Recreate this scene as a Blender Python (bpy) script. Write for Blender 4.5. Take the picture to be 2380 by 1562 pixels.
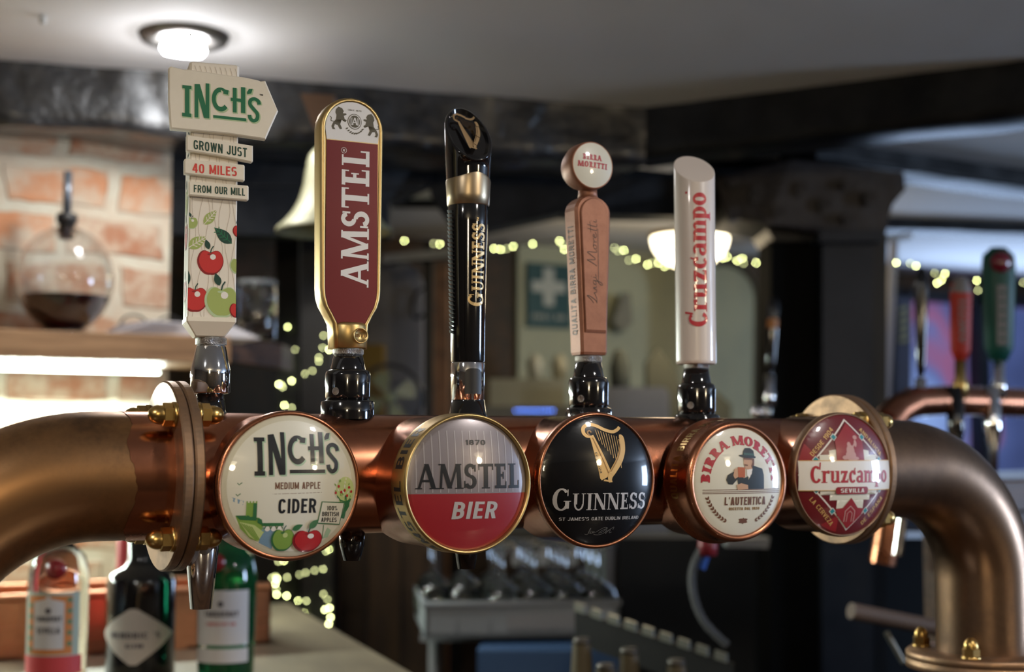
import bpy, math, random
from mathutils import Vector, Matrix, noise
from mathutils.geometry import tessellate_polygon
for o in list(bpy.data.objects): bpy.data.objects.remove(o)
SC = bpy.context.scene
random.seed(7)
PI = math.pi
# ------------------------------------------------------------------ camera
F = 3300.0; CX = 1190.0; CY = 781.0; CZ = 1.40
PITCH = math.atan(254 / 3300.0); TH = math.radians(27)
CT, ST = math.cos(TH), math.sin(TH); CP, SP = math.cos(PITCH), math.sin(PITCH)
cam = bpy.data.cameras.new('camera'); camo = bpy.data.objects.new('camera', cam)
SC.collection.objects.link(camo); SC.camera = camo
cam.sensor_width = 36; cam.lens = F / 2380 * 36; cam.clip_start = .02; cam.clip_end = 60
camo.location = (0, 0, CZ); camo.rotation_euler = (PI / 2 + PITCH, 0, -TH)
cam.dof.use_dof = True; cam.dof.focus_distance = 1.05; cam.dof.aperture_fstop = 5.0
# ------------------------------------------------------------------ world, exposure
w = bpy.data.worlds.new('world'); SC.world = w; w.use_nodes = True
w.node_tree.nodes['Background'].inputs[0].default_value = (.45, .6, 1, 1)
w.node_tree.nodes['Background'].inputs[1].default_value = .35
SC.view_settings.view_transform = 'Standard'; SC.view_settings.look = 'None'
SC.view_settings.gamma = 1; SC.view_settings.use_curve_mapping = False
SC.view_settings.exposure = 0.0
CEIL = 2.06
def area_light(name, loc, rot, sx, sy, power, col):
    l = bpy.data.lights.new(name, 'AREA'); l.shape = 'RECTANGLE'; l.size = sx; l.size_y = sy
    l.energy = power; l.color = col
    o = bpy.data.objects.new(name, l); SC.collection.objects.link(o); o.location = loc; o.rotation_euler = rot
    return o
# daylight entering by the window in the right wall of the customers' side
area_light('daylight_side_window', (5.12, -1.0, 1.42), (0, PI / 2, 0), .8, .75, 110, (.55, .72, 1))
# daylight of the far window
area_light('daylight_far_window', (4.0, 4.0, 1.5), (-PI / 2, 0, 0), 1.2, .6, 22, (.5, .68, 1))

# ------------------------------------------------------------------ pixel helpers
def ray(px, py):
    u = (px - CX) / F; v = (CY - py) / F
    fh = CP - v * SP; up = SP + v * CP
    return u / fh, up / fh
def W(px, py, Z):
    a, b = ray(px, py); X = a * Z
    return Vector((X * CT + Z * ST, -X * ST + Z * CT, CZ + b * Z))
def RY(px, py, Y):
    a, b = ray(px, py); return W(px, py, Y / (CT - a * ST))
def RZ(px, py, z):
    a, b = ray(px, py); return W(px, py, (z - CZ) / b)
# ------------------------------------------------------------------ materials
MATS = {}
def mat(name, col, rough=.5, metal=0, coat=0, emit=0, ecol=None, trans=0, noise_col=None, nscale=8, nlo=.4, nhi=.6, bump=0, bscale=40, rough2=None, ior=1.45, alpha=1, spec=.5, coatr=.03, detail=5, stretch=None):
    m = bpy.data.materials.new(name); m.use_nodes = True; nt = m.node_tree; N = nt.nodes; L = nt.links
    b = N['Principled BSDF']
    b.inputs['Base Color'].default_value = (*col, 1); b.inputs['Roughness'].default_value = rough
    b.inputs['Metallic'].default_value = metal; b.inputs['Coat Weight'].default_value = coat; b.inputs['Coat Roughness'].default_value = coatr
    b.inputs['Transmission Weight'].default_value = trans; b.inputs['IOR'].default_value = ior; b.inputs['Alpha'].default_value = alpha
    b.inputs['Specular IOR Level'].default_value = spec
    if emit:
        b.inputs['Emission Color'].default_value = (*(ecol or col), 1); b.inputs['Emission Strength'].default_value = emit
    if noise_col or bump or rough2 is not None:
        tc = N.new('ShaderNodeTexCoord'); src = tc.outputs['Object']
        if stretch:
            mp = N.new('ShaderNodeMapping'); mp.inputs['Scale'].default_value = stretch; L.new(src, mp.inputs[0]); src = mp.outputs[0]
        if noise_col or rough2 is not None:
            nz = N.new('ShaderNodeTexNoise'); nz.inputs['Scale'].default_value = nscale; nz.inputs['Detail'].default_value = detail; nz.inputs['Roughness'].default_value = .65
            L.new(src, nz.inputs['Vector'])
            mr = N.new('ShaderNodeMapRange'); mr.inputs[1].default_value = nlo; mr.inputs[2].default_value = nhi; L.new(nz.outputs[0], mr.inputs[0])
            if noise_col:
                mx = N.new('ShaderNodeMix'); mx.data_type = 'RGBA'; mx.inputs[6].default_value = (*col, 1); mx.inputs[7].default_value = (*noise_col, 1)
                L.new(mr.outputs[0], mx.inputs[0]); L.new(mx.outputs[2], b.inputs['Base Color'])
            if rough2 is not None:
                m2 = N.new('ShaderNodeMapRange'); m2.inputs[3].default_value = rough; m2.inputs[4].default_value = rough2
                L.new(mr.outputs[0], m2.inputs[0]); L.new(m2.outputs[0], b.inputs['Roughness'])
        if bump:
            nb = N.new('ShaderNodeTexNoise'); nb.inputs['Scale'].default_value = bscale; nb.inputs['Detail'].default_value = 4; L.new(src, nb.inputs['Vector'])
            bp = N.new('ShaderNodeBump'); bp.inputs['Strength'].default_value = bump; bp.inputs['Distance'].default_value = .01
            L.new(nb.outputs[0], bp.inputs['Height']); L.new(bp.outputs[0], b.inputs['Normal'])
    MATS[name] = m
    return m
# ------------------------------------------------------------------ mesh builder
class MB:
    def __init__(s, fn=None, maxlen=None): s.v = []; s.f = []; s.m = []; s.sm = []; s.mats = []; s.fn = fn; s.maxlen = maxlen; s.X = None; s.sy = 1
    def mi(s, m):
        if m not in s.mats: s.mats.append(m)
        return s.mats.index(m)
    def add(s, vs, fs, m, smooth=False):
        k = len(s.v); i = s.mi(m)
        if s.X is not None: vs = [s.X @ Vector(p) for p in vs]
        s.v += [tuple(p) for p in vs]
        for f in fs: s.f.append([k + a for a in f]); s.m.append(i); s.sm.append(smooth)
    def box(s, a, b, m, bev=0):
        x0, y0, z0 = a; x1, y1, z1 = b
        if bev: return s.loft([[(x0 + e, y0 + e), (x1 - e, y0 + e), (x1 - e, y1 - e), (x0 + e, y1 - e)] for e in (bev, 0, 0, bev)], [z0, z0 + bev, z1 - bev, z1], m)
        s.add([(x0, y0, z0), (x1, y0, z0), (x1, y1, z0), (x0, y1, z0), (x0, y0, z1), (x1, y0, z1), (x1, y1, z1), (x0, y1, z1)],
              [(3, 2, 1, 0), (4, 5, 6, 7), (0, 1, 5, 4), (1, 2, 6, 5), (2, 3, 7, 6), (3, 0, 4, 7)], m)
    def loft(s, rings, zs, m, smooth=False):
        n = len(rings[0]); vs = []
        for r, z in zip(rings, zs): vs += [(p[0], p[1], z if len(p) < 3 else p[2]) for p in r]
        fs = [(i * n + j, i * n + (j + 1) % n, (i + 1) * n + (j + 1) % n, (i + 1) * n + j) for i in range(len(rings) - 1) for j in range(n)]
        s.add(vs, fs, m, smooth)
        k = len(s.v) - len(vs); mi = s.mi(m)
        s.f.append([k + j for j in range(n - 1, -1, -1)]); s.m.append(mi); s.sm.append(False)
        s.f.append([k + (len(rings) - 1) * n + j for j in range(n)]); s.m.append(mi); s.sm.append(False)
    def lathe(s, prof, m, seg=48, smooth=True, M=None, a0=0):      # prof: (r, z); M maps local to place
        vs = []; n = len(prof)
        for j in range(seg):
            a = a0 + 2 * PI * j / seg; c, q = math.cos(a), math.sin(a)
            for r, z in prof:
                p = Vector((r * c, r * q, z)); vs.append(M @ p if M else p)
        fs = [(j * n + i, ((j + 1) % seg) * n + i, ((j + 1) % seg) * n + i + 1, j * n + i + 1) for j in range(seg) for i in range(n - 1)]
        s.add(vs, fs, m, smooth)
    def tube(s, pts, r, m, seg=12, caps=True):
        pts = [Vector(p) for p in pts]; n = len(pts); rs = r if isinstance(r, (list, tuple)) else [r] * n
        up = Vector((0, 0, 1)); t0 = (pts[1] - pts[0]).normalized()
        if abs(t0.z) > .9: up = Vector((1, 0, 0))
        b = t0.cross(up).normalized(); vs = []
        for i, p in enumerate(pts):
            t = (pts[min(i + 1, n - 1)] - pts[max(i - 1, 0)]).normalized()
            b = (b - t * b.dot(t)).normalized(); nn = t.cross(b)
            for j in range(seg):
                a = 2 * PI * j / seg; vs.append(p + (b * math.cos(a) + nn * math.sin(a)) * rs[i])
        fs = [(i * seg + j, i * seg + (j + 1) % seg, (i + 1) * seg + (j + 1) % seg, (i + 1) * seg + j) for i in range(n - 1) for j in range(seg)]
        s.add(vs, fs, m, True)
        if caps: s.add(vs[:seg], [tuple(range(seg - 1, -1, -1))], m); s.add(vs[-seg:], [tuple(range(seg))], m)
    def prism(s, pts, y0, y1, m):                                   # outline in xz, extruded in y
        n = len(pts); vs = [(x, y0, z) for x, z in pts] + [(x, y1, z) for x, z in pts]
        s.add(vs, [(i, (i + 1) % n, n + (i + 1) % n, n + i) for i in range(n)], m)
        t = tessellate_polygon([[Vector((x, z, 0)) for x, z in pts]])
        s.add(vs, [tuple(q) for q in t] + [tuple(n + a for a in reversed(q)) for q in t], m)
    # --- flat print in 2D coordinates, carried onto a surface by s.fn(u, v, layer)
    def tri2(s, tris, m, lay):
        out = []; ML = s.maxlen
        st = list(tris)
        while st:
            a, b, c = st.pop()
            if ML:
                dd = lambda p, q: math.hypot(p[0] - q[0], (p[1] - q[1]) * s.sy); e = [(dd(a, b), 0), (dd(b, c), 1), (dd(c, a), 2)]; L, k = max(e)
                if L > ML:
                    if k == 1: a, b, c = b, c, a
                    elif k == 2: a, b, c = c, a, b
                    q = ((a[0] + b[0]) / 2, (a[1] + b[1]) / 2); st.append((a, q, c)); st.append((q, b, c)); continue
            out.append((a, b, c))
        idx = {}; vs = []; fs = []
        for t in out:
            f = []
            for p in t:
                k = (round(p[0], 5), round(p[1], 5))
                if k not in idx: idx[k] = len(vs); vs.append(s.fn(p[0], p[1], lay))
                f.append(idx[k])
            if len(set(f)) == 3:
                ar = (t[1][0] - t[0][0]) * (t[2][1] - t[0][1]) - (t[2][0] - t[0][0]) * (t[1][1] - t[0][1])
                fs.append(f if ar > 0 else f[::-1])
        s.add(vs, fs, m, True)
    def poly(s, pts, m, lay=1):
        t = tessellate_polygon([[Vector((x, y, 0)) for x, y in pts]])
        s.tri2([(pts[a], pts[b], pts[c]) for a, b, c in t], m, lay)
    def polys(s, ps, m, lay, T=lambda x, y: (x, y)):
        for i, p in enumerate(ps): s.poly([T(*q) for q in p], m, lay + .09 * (i % 9))
    def ell(s, cx, cy, rx, ry, m, lay=1, n=24): s.poly([(cx + rx * math.cos(2 * PI * i / n), cy + ry * math.sin(2 * PI * i / n)) for i in range(n)], m, lay)
    def line(s, pts, w, m, lay=1): s.polys(ribbon(pts, w), m, lay)
    def text(s, txt, x, y, h, width, m, lay=2, bold=.02, T=None, shear=0):
        """default sans lettering, centred at x, baseline y, cap height h, total width"""
        pl, tw = font_mesh(txt, bold)
        kx = width / tw; ky = h / .73
        f = lambda q: ((q[0] - tw / 2) * kx + shear * q[1] * ky + x, q[1] * ky + y)
        g = (lambda q: T(*f(q))) if T else f
        for i, p in enumerate(pl): s.poly([g(q) for q in p], m, lay + .09 * (i % 9))
    def build(s, name, parent=None, origin=None, props=None):
        me = bpy.data.meshes.new(name)
        vs = s.v
        if origin is not None: vs = [(a - origin[0], b - origin[1], c - origin[2]) for a, b, c in vs]
        me.from_pydata(vs, [], s.f)
        for m in s.mats: me.materials.append(m)
        me.polygons.foreach_set('material_index', s.m); me.polygons.foreach_set('use_smooth', s.sm); me.update()
        o = bpy.data.objects.new(name, me); SC.collection.objects.link(o)
        if parent: o.parent = parent
        for k, v in (props or {}).items(): o[k] = v
        return o
def cond(ch, t):
    """condensed bold capital made of strokes; cap height 1. returns polygons, width"""
    w_ = .50; h = t / 2; L, R_, T, B, M_ = h, w_ - h, 1 - h, h, .5; P = []
    def st(*p): P.extend(ribbon(list(p), t))
    def bx(x0, y0, x1, y1): P.append([(x0, y0), (x1, y0), (x1, y1), (x0, y1)])
    def V(x, a=0, b=1): bx(x - h, a, x + h, b)
    def Hh(y, a=0, b=None): bx(a, y - h * .9, w_ if b is None else b, y + h * .9)
    def arc(x0, x1, y0, y1, a0, a1, n=12):                            # rounded stroke in a box of centre lines
        cx, cy, rx, ry = (x0 + x1) / 2, (y0 + y1) / 2, (x1 - x0) / 2, (y1 - y0) / 2
        st(*[(cx + rx * abs(math.cos(a)) ** .7 * (1 if math.cos(a) > 0 else -1), cy + ry * abs(math.sin(a)) ** .7 * (1 if math.sin(a) > 0 else -1)) for a in [math.radians(a0 + (a1 - a0) * k / n) for k in range(n + 1)]])
    def D(x0, y0, x1, y1, q=1.08): P.append([(x0 - h * q, y0), (x0 + h * q, y0), (x1 + h * q, y1), (x1 - h * q, y1)])
    if ch == 'A': D(h, 0, w_ / 2 - .01, 1); D(R_, 0, w_ / 2 + .01, 1); bx(.13, .2, w_ - .13, .2 + t * .8)
    elif ch == 'B': V(L); arc(-.2, R_ - .02, .5, T, -90, 90); arc(-.2, R_, B, .52, -90, 90); Hh(T, 0, .3); Hh(B, 0, .3); Hh(.51, 0, .3)
    elif ch == 'C': arc(L, R_, B, T, 28, 332, 20)
    elif ch == 'D': V(L); arc(-.2, R_, B, T, -90, 90, 16); Hh(T, 0, .2); Hh(B, 0, .2)
    elif ch == 'E': w_ = .42; V(L); Hh(T, 0, w_); Hh(B, 0, w_); Hh(.52, 0, w_ - .05)
    elif ch == 'F': w_ = .41; V(L); Hh(T, 0, w_); Hh(.5, 0, w_ - .05)
    elif ch == 'G': arc(L, R_, B, T, 28, 300, 20); bx(w_ - t, .1, w_, .5); bx(w_ / 2, .5 - t * .8, w_, .5)
    elif ch == 'H': V(L); V(R_); Hh(.5)
    elif ch in 'I1': w_ = t if ch == 'I' else .3; V(w_ - h); (bx(.02, .72, w_ - h, .72 + t * .8) if ch == '1' else None)
    elif ch == 'J': w_ = .42; V(w_ - h, .25, 1); arc(L - .02, w_ - h, B, .5, 180, 360)
    elif ch == 'L': w_ = .41; V(L); Hh(B, 0, w_)
    elif ch == 'M': w_ = .64; V(L); V(w_ - h); D(w_ / 2, .12, L, 1, .9); D(w_ / 2, .12, w_ - h, 1, .9)
    elif ch == 'N': V(L); V(R_); D(R_, 0, L, 1, .95)
    elif ch in 'O0': arc(L, R_, B, T, 0, 360, 28)
    elif ch == 'P': V(L); arc(-.2, R_, .44, T, -90, 90); Hh(T, 0, .2); Hh(.44, 0, .2)
    elif ch == 'Q': arc(L, R_, B, T, 0, 360, 28); D(R_ + .05, -.1, .28, .3)
    elif ch == 'R': V(L); arc(-.2, R_, .46, T, -90, 90); Hh(T, 0, .2); Hh(.46, 0, .28); D(R_ + .01, 0, .27, .5)
    elif ch == 'S': arc(L, R_, .5, T, 28, 250, 14); arc(L, R_, B, .52, 90, -152, 14)
    elif ch == 'T': w_ = .46; V(w_ / 2); Hh(T, 0, w_)
    elif ch == 'U': V(L, .3); V(R_, .3); arc(L, R_, B, .62, 180, 360)
    elif ch == 'V': D(w_ / 2, 0, L, 1); D(w_ / 2, 0, R_, 1)
    elif ch == 'W': w_ = .72; D(.2, 0, h, 1, .95); D(.2, 0, .36, 1, .85); D(.52, 0, .36, 1, .85); D(.52, 0, w_ - h, 1, .95)
    elif ch == 'X': D(L, 0, R_, 1); D(R_, 0, L, 1)
    elif ch == 'Y': V(w_ / 2, 0, .5); D(w_ / 2, .4, L, 1); D(w_ / 2, .4, R_, 1)
    elif ch == 'Z': Hh(T); Hh(B); D(L, h, R_, 1 - h, 1.2)
    elif ch == '4': V(R_ - .06); Hh(.28); D(L, .3, R_ - .1, 1)
    elif ch == '5': Hh(T, .04); bx(.04, .45, .04 + t, 1); arc(L - .1, R_, B, .6, 100, -150)
    elif ch == '7': Hh(T); D(.18, 0, R_, 1 - h)
    elif ch == '8': arc(L + .02, R_ - .02, .52, T, 0, 360, 20); arc(L, R_, B, .54, 0, 360, 20)
    elif ch == '9': arc(L, R_, .42, T, 0, 360, 20); arc(L, R_, B, T, 0, -140, 14)
    elif ch == '%': w_ = .6; D(.18, 0, .42, 1, .5); bx(0, .62, .2, .95); bx(.4, .05, .6, .38)
    elif ch == "'": w_ = .13; P.append([(.02, .72), (.1, .72), (.16, 1), (.02, 1)])
    else: w_ = .24
    return P, w_
def font_mesh(txt, bold):
    k = (txt, bold)
    if k in _fc: return _fc[k]
    x = 0; tr = []; t = .135 + bold * 2.4; polys = []
    for ch in txt.upper():
        P, w_ = cond(ch, t); polys += [[(x + a, b * .73) for a, b in p] for p in P]; x += w_ + .12
    _fc[k] = (polys, x - .12); return _fc[k]
_fc = {}
def ribbon(pts, w):
    n = len(pts); ws = w if isinstance(w, (list, tuple)) else [w] * n; L = []; R = []
    for i, (x, y) in enumerate(pts):
        a = pts[max(i - 1, 0)]; b = pts[min(i + 1, n - 1)]; dx, dy = b[0] - a[0], b[1] - a[1]; d = math.hypot(dx, dy) or 1
        nx, ny = -dy / d * ws[i] / 2, dx / d * ws[i] / 2; L.append((x + nx, y + ny)); R.append((x - nx, y - ny))
    return [[L[i], R[i], R[i + 1], L[i + 1]] for i in range(n - 1)]
def smooth_pts(pts, k=6):
    out = []; n = len(pts)
    for i in range(n - 1):
        p0, p1, p2, p3 = pts[max(i - 1, 0)], pts[i], pts[i + 1], pts[min(i + 2, n - 1)]
        for j in range(k):
            t = j / k; out.append(tuple(.5 * (2 * b + (c - a) * t + (2 * a - 5 * b + 4 * c - d) * t * t + (3 * b - a - 3 * c + d) * t ** 3) for a, b, c, d in zip(p0, p1, p2, p3)))
    out.append(tuple(pts[-1])); return out
# ------------------------------------------------------------------ things
def thing(name, label, cat, loc=(0, 0, 0), rz=0, group=None, rot=None):
    o = bpy.data.objects.new(name, None); SC.collection.objects.link(o); o.location = loc; o.rotation_euler = rot or (0, 0, rz)
    o.empty_display_size = .02
    o['label'] = label; o['category'] = cat
    if group: o['group'] = group
    return o
def tag(o, label, cat, group=None):
    o['label'] = label; o['category'] = cat
    if group: o['group'] = group
    return o
def struct(mb, name): return mb.build(name, props={'kind': 'structure'})
def dup(root, loc, rz=0, label=None, group=None):
    r = root.copy(); SC.collection.objects.link(r); r.location = loc; r.rotation_euler = (0, 0, rz)
    if label: r['label'] = label
    if group: r['group'] = group
    for ch in list(root.children):
        c = ch.copy(); SC.collection.objects.link(c); c.parent = r
        for g in list(ch.children):
            d = g.copy(); SC.collection.objects.link(d); d.parent = c
    return r
# ------------------------------------------------------------------ serif lettering made of strokes
def glyph(ch, t, n, sf):
    P = []
    def R(x0, y0, x1, y1): P.append([(x0, y0), (x1, y0), (x1, y1), (x0, y1)])
    def D(x0, y0, x1, y1, w_): P.append([(x0 - w_ / 2, y0), (x0 + w_ / 2, y0), (x1 + w_ / 2, y1), (x1 - w_ / 2, y1)])
    def RG(cx, cy, rx, ry, tx, ny, a0, a1, k=14):
        for i in range(k):
            a = math.radians(a0 + (a1 - a0) * i / k); b = math.radians(a0 + (a1 - a0) * (i + 1) / k)
            P.append([(cx + rx * math.cos(a), cy + ry * math.sin(a)), (cx + rx * math.cos(b), cy + ry * math.sin(b)),
                      (cx + (rx - tx) * math.cos(b), cy + (ry - ny) * math.sin(b)), (cx + (rx - tx) * math.cos(a), cy + (ry - ny) * math.sin(a))])
    def S(x, y, w_=None):                                             # foot or head serif
        w_ = w_ or t + .2; R(x - w_ / 2, y, x + w_ / 2, y + sf)
    T0 = 1 - sf
    if ch == 'A': D(.13, 0, .46, 1, n * 1.3); D(.80, 0, .47, 1, t); R(.2, .28, .7, .28 + n); S(.13, 0, .3); S(.81, 0, t + .2); w_ = .95
    elif ch == 'M': D(.13, 0, .19, 1, n * 1.2); D(.56, .02, .22, 1, t); D(.56, .02, .9, 1, n * 1.2); D(1.0, 0, .94, 1, t); S(.13, 0, .3); S(1.0, 0); S(.16, T0, .26); S(.96, T0, .28); w_ = 1.17
    elif ch == 'N': R(.1, 0, .1 + n * 1.1, 1); D(.76, 0, .15, 1, t * 1.15); R(.74, 0, .74 + n * 1.1, 1); S(.14, 0, .28); S(.1, T0, .26); S(.78, T0, .28); w_ = .93
    elif ch == 'I': R(.13, 0, .13 + t, 1); S(.13 + t / 2, 0); S(.13 + t / 2, T0); w_ = t + .26
    elif ch == 'S':
        RG(.33, .735, .29, .275, t * .9, n * 1.5, 20, 270); RG(.33, .275, .31, .285, t * .95, n * 1.5, 90, -160)
        R(.53, .68, .6, .96); R(.02, .03, .09, .32); w_ = .68
    elif ch == 'T': R(.4 - t / 2, 0, .4 + t / 2, 1); R(.02, 1 - n * 1.3, .78, 1); S(.4, 0); R(.02, .74, .07, 1); R(.73, .74, .78, 1); w_ = .8
    elif ch == 'E': R(.13, 0, .13 + t, 1); R(.04, 0, .64, n * 1.3); R(.04, 1 - n * 1.3, .6, 1); R(.2, .47, .5, .47 + n * 1.2); R(.6, 0, .65, .28); R(.56, .74, .61, 1); R(.46, .38, .51, .66); w_ = .7
    elif ch == 'L': R(.13, 0, .13 + t, 1); S(.13 + t / 2, T0); R(.04, 0, .62, n * 1.3); R(.57, 0, .63, .32); w_ = .66
    elif ch == 'G':
        RG(.46, .5, .43, .52, t * 1.05, n * 1.1, 42, 318); R(.64, .08, .64 + t * .95, .42); S(.64 + t / 2, .40, .36); R(.73, .66, .78, .96); w_ = .95
    elif ch == 'U': R(.12, .35, .12 + t, 1); R(.68, .35, .68 + n, 1); RG(.42 + n / 4, .36, .31, .38, (t + n) / 2 * .8, n * 1.3, 180, 360); S(.12 + t / 2, T0); S(.70 + n / 2, T0, .28); w_ = .88
    elif ch == 'B': R(.12, 0, .12 + t, 1); R(.03, 0, .4, n * 1.2); R(.03, 1 - n * 1.2, .38, 1); R(.2, .5 - n / 2, .4, .5 + n / 2); RG(.38, .75, .26, .25, t * .9, n * 1.2, -90, 90); RG(.38, .27, .3, .27, t, n * 1.2, -90, 90); w_ = .74
    elif ch == 'R': R(.12, 0, .12 + t, 1); S(.12 + t / 2, 0); R(.03, 1 - n * 1.2, .4, 1); R(.2, .46, .4, .46 + n); RG(.4, .73, .27, .27, t * .95, n * 1.2, -90, 90); D(.68, 0, .38, .5, t * 1.05); S(.7, 0, t + .16); w_ = .82
    elif ch == 'O': RG(.45, .5, .43, .52, t * 1.1, n * 1.1, 0, 360, 28); w_ = .92
    # lower case (x height .66) for the fat-faced word
    elif ch == 'C': RG(.38, .46, .36, .48, t * 1.1, n * 1.4, 50, 325); D(.6, .72, .66, 1.12, .09); w_ = .72
    elif ch == 'r': R(.08, 0, .08 + t, .66); S(.08 + t / 2, 0); R(0, .6, .2, .66); RG(.36, .44, .18, .22, .1, .1, 60, 180); P.append([(.38, .5), (.52, .5), (.52, .68), (.38, .68)]); w_ = .56
    elif ch == 'u': R(.08, .2, .08 + t, .66); R(0, .6, .2, .66); R(.44, 0, .44 + t, .66); R(.36, .6, .5, .66); RG(.3, .2, .22, .21, t * .8, n * 1.3, 180, 330); R(.5, 0, .72, sf); w_ = .74
    elif ch == 'z': R(.03, 1 * .66 - n * 1.4, .52, .66); R(.03, 0, .54, n * 1.4); D(.15, 0, .42, .66, t * 1.1); R(.03, .46, .09, .66); R(.49, 0, .55, .22); w_ = .6
    elif ch == 'c': RG(.3, .33, .28, .35, t, n * 1.3, 55, 320); P.append([(.36, .44), (.53, .44), (.53, .62), (.36, .62)]); D(.44, .62, .5, .82, .07); w_ = .58
    elif ch == 'a': R(.36, 0, .36 + t, .5); R(.42, 0, .62, sf); RG(.3, .47, .25, .21, t * .8, n * 1.2, 0, 150); RG(.26, .19, .24, .2, t * .85, n * 1.2, 60, 330); w_ = .63
    elif ch == 'm':
        R(.08, 0, .08 + t, .66); R(0, .6, .2, .66); S(.08 + t / 2, 0, t + .12)
        for q in (.42, .76): R(q, 0, q + t, .44); S(q + t / 2, 0, t + .12); RG(q - .02, .42, .02 + t, .25, t * .9, n * 1.3, 0, 150)
        w_ = 1.0
    elif ch == 'p': R(.08, -.26, .08 + t, .66); R(0, .6, .2, .66); S(.08 + t / 2, -.26, t + .16); RG(.32, .33, .28, .35, t, n * 1.3, -120, 130); w_ = .64
    elif ch == 'o': RG(.3, .33, .29, .35, t, n * 1.3, 0, 360, 24); w_ = .62
    else: w_ = .35
    return P, w_
def word(txt, t=.2, n=.08, sf=.06, gap=.04, small=None):
    """list of polygons with cap height 1 and total width; letters after the first at scale 'small'"""
    x = 0; out = []
    for i, ch in enumerate(txt):
        k = small if (small and i) else 1
        P, w_ = glyph(ch, t, n, sf)
        out.append((x, w_ * k, [[(x + a * k, b * k) for a, b in p] for p in P])); x += w_ * k + gap
    return out, x - gap
def put_word(mb, txt, x, y, h, width, m, lay=2, T=None, rot=0, **kw):
    ws, tw = word(txt, **kw); kx = width / tw; c, q = math.cos(rot), math.sin(rot)
    def f(a, b):
        a = (a - tw / 2) * kx; b = b * h; p = (x + a * c - b * q, y + a * q + b * c); return T(*p) if T else p
    for _, _, ps in ws: mb.polys(ps, m, lay, f)
def arc_word(mb, txt, cx, cy, r, h, a0, a1, m, lay=2, **kw):
    """letters standing on a circle of radius r, from angle a0 to a1 (degrees)"""
    ws, tw = word(txt, **kw)
    def f(a, b):
        an = math.radians(a0 + (a1 - a0) * a / tw); rr = r + b * h
        return (cx + rr * math.cos(an), cy + rr * math.sin(an))
    for _, _, ps in ws: mb.polys(ps, m, lay, f)
# ================================================================== materials
CREAM = (.80, .76, .66)
copper = mat('copper', (.58, .24, .13), .17, 1, noise_col=(.34, .13, .075), nscale=14, nlo=.42, nhi=.75, rough2=.34)
copper_lip = mat('copper_rim', (.46, .19, .105), .24, 1, noise_col=(.26, .11, .06), nscale=30, nlo=.4, nhi=.7, rough2=.42)
patina = mat('aged_copper', (.54, .29, .13), .30, 1, noise_col=(.10, .062, .04), nscale=7, nlo=.47, nhi=.68, rough2=.5, detail=9)
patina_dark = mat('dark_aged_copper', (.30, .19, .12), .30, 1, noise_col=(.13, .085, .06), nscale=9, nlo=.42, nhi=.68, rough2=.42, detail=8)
flange_m = mat('flange_bronze', (.36, .22, .13), .45, .9, noise_col=(.20, .14, .10), nscale=30, nlo=.42, nhi=.68, rough2=.6)
brass = mat('brass', (.62, .42, .15), .28, 1, noise_col=(.42, .27, .09), nscale=30, nlo=.4, nhi=.7)
gold = mat('satin_gold', (.56, .40, .17), .38, 1)
harp_g = mat('harp_gold', (.62, .42, .22), .38, .55)
gold_paint = mat('gold_print', (.62, .44, .20), .35, .3, coat=.6)
gold_dark = mat('dark_gold', (.16, .09, .03), .4, .5)
bronze_s = mat('satin_bronze', (.42, .33, .22), .36, 1)
chrome = mat('chrome', (.75, .76, .78), .06, 1)
knurl = mat('knurled_steel', (.42, .40, .37), .35, 1, bump=.6, bscale=900)
blackg = mat('gloss_black', (.006, .006, .007), .12, coat=.6, coatr=.05)
blackr = mat('matt_black', (.014, .014, .015), .45)
cream = mat('cream_resin', (.82, .75, .62), .42, noise_col=(.77, .70, .57), nscale=20)
cream_wood = mat('cream_wood', (.80, .73, .62), .45)
grain = mat('grain_lines', (.52, .44, .36), .5)
d_cream = mat('badge_cream', (.66, .63, .52), .35, coat=1)
d_edge = mat('badge_ivory_rim', (.56, .52, .39), .35, coat=1)
d_black = mat('badge_black', (.004, .004, .005), .25, coat=.45, spec=.2)
d_ink = mat('badge_ink', (.010, .012, .016), .35, coat=1)
d_grey = mat('badge_grey', (.24, .21, .22), .3, .25, coat=.6)
d_greyl = mat('badge_light_grey', (.40, .37, .38), .3, .25, coat=1)
d_red = mat('badge_red', (.27, .014, .02), .35, coat=1)
d_silver = mat('badge_silver_print', (.46, .43, .41), .4, .2, coat=1)
d_gold = mat('badge_gold_print', (.62, .38, .13), .4, .15, coat=1)
d_golds = mat('badge_gold_shade', (.28, .14, .035), .4, .15, coat=1)
d_green = mat('badge_green', (.03, .14, .05), .4, coat=1)
d_mgreen = mat('badge_mid_green', (.20, .33, .06), .4, coat=1)
d_lgreen = mat('badge_light_green', (.47, .55, .22), .4, coat=1)
d_pgreen = mat('badge_pale_green', (.36, .50, .34), .4, coat=1)
d_blue = mat('badge_blue', (.17, .28, .38), .4, coat=1)
d_apple = mat('badge_apple_red', (.42, .015, .02), .35, coat=1)
d_appled = mat('badge_apple_dark', (.20, .006, .012), .35, coat=1)
d_white = mat('badge_white', (.74, .70, .64), .4, coat=1)
d_mor = mat('badge_crimson', (.40, .02, .035), .4, coat=1)
d_maroon = mat('badge_maroon', (.13, .008, .012), .3, coat=1)
d_teal = mat('badge_teal', (.01, .22, .26), .35, coat=1)
d_skin = mat('badge_skin', (.52, .30, .18), .4, coat=1)
d_suit = mat('badge_suit', (.012, .02, .026), .4, coat=1)
d_brown = mat('badge_brown', (.15, .06, .035), .4, coat=1)
p_green = mat('print_green', (.018, .16, .075), .4)
p_lgreen = mat('print_light_green', (.46, .58, .34), .45)
p_dgreen = mat('print_dark_green', (.012, .055, .04), .4)
p_mgreen = mat('print_apple_green', (.36, .44, .13), .4)
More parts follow.
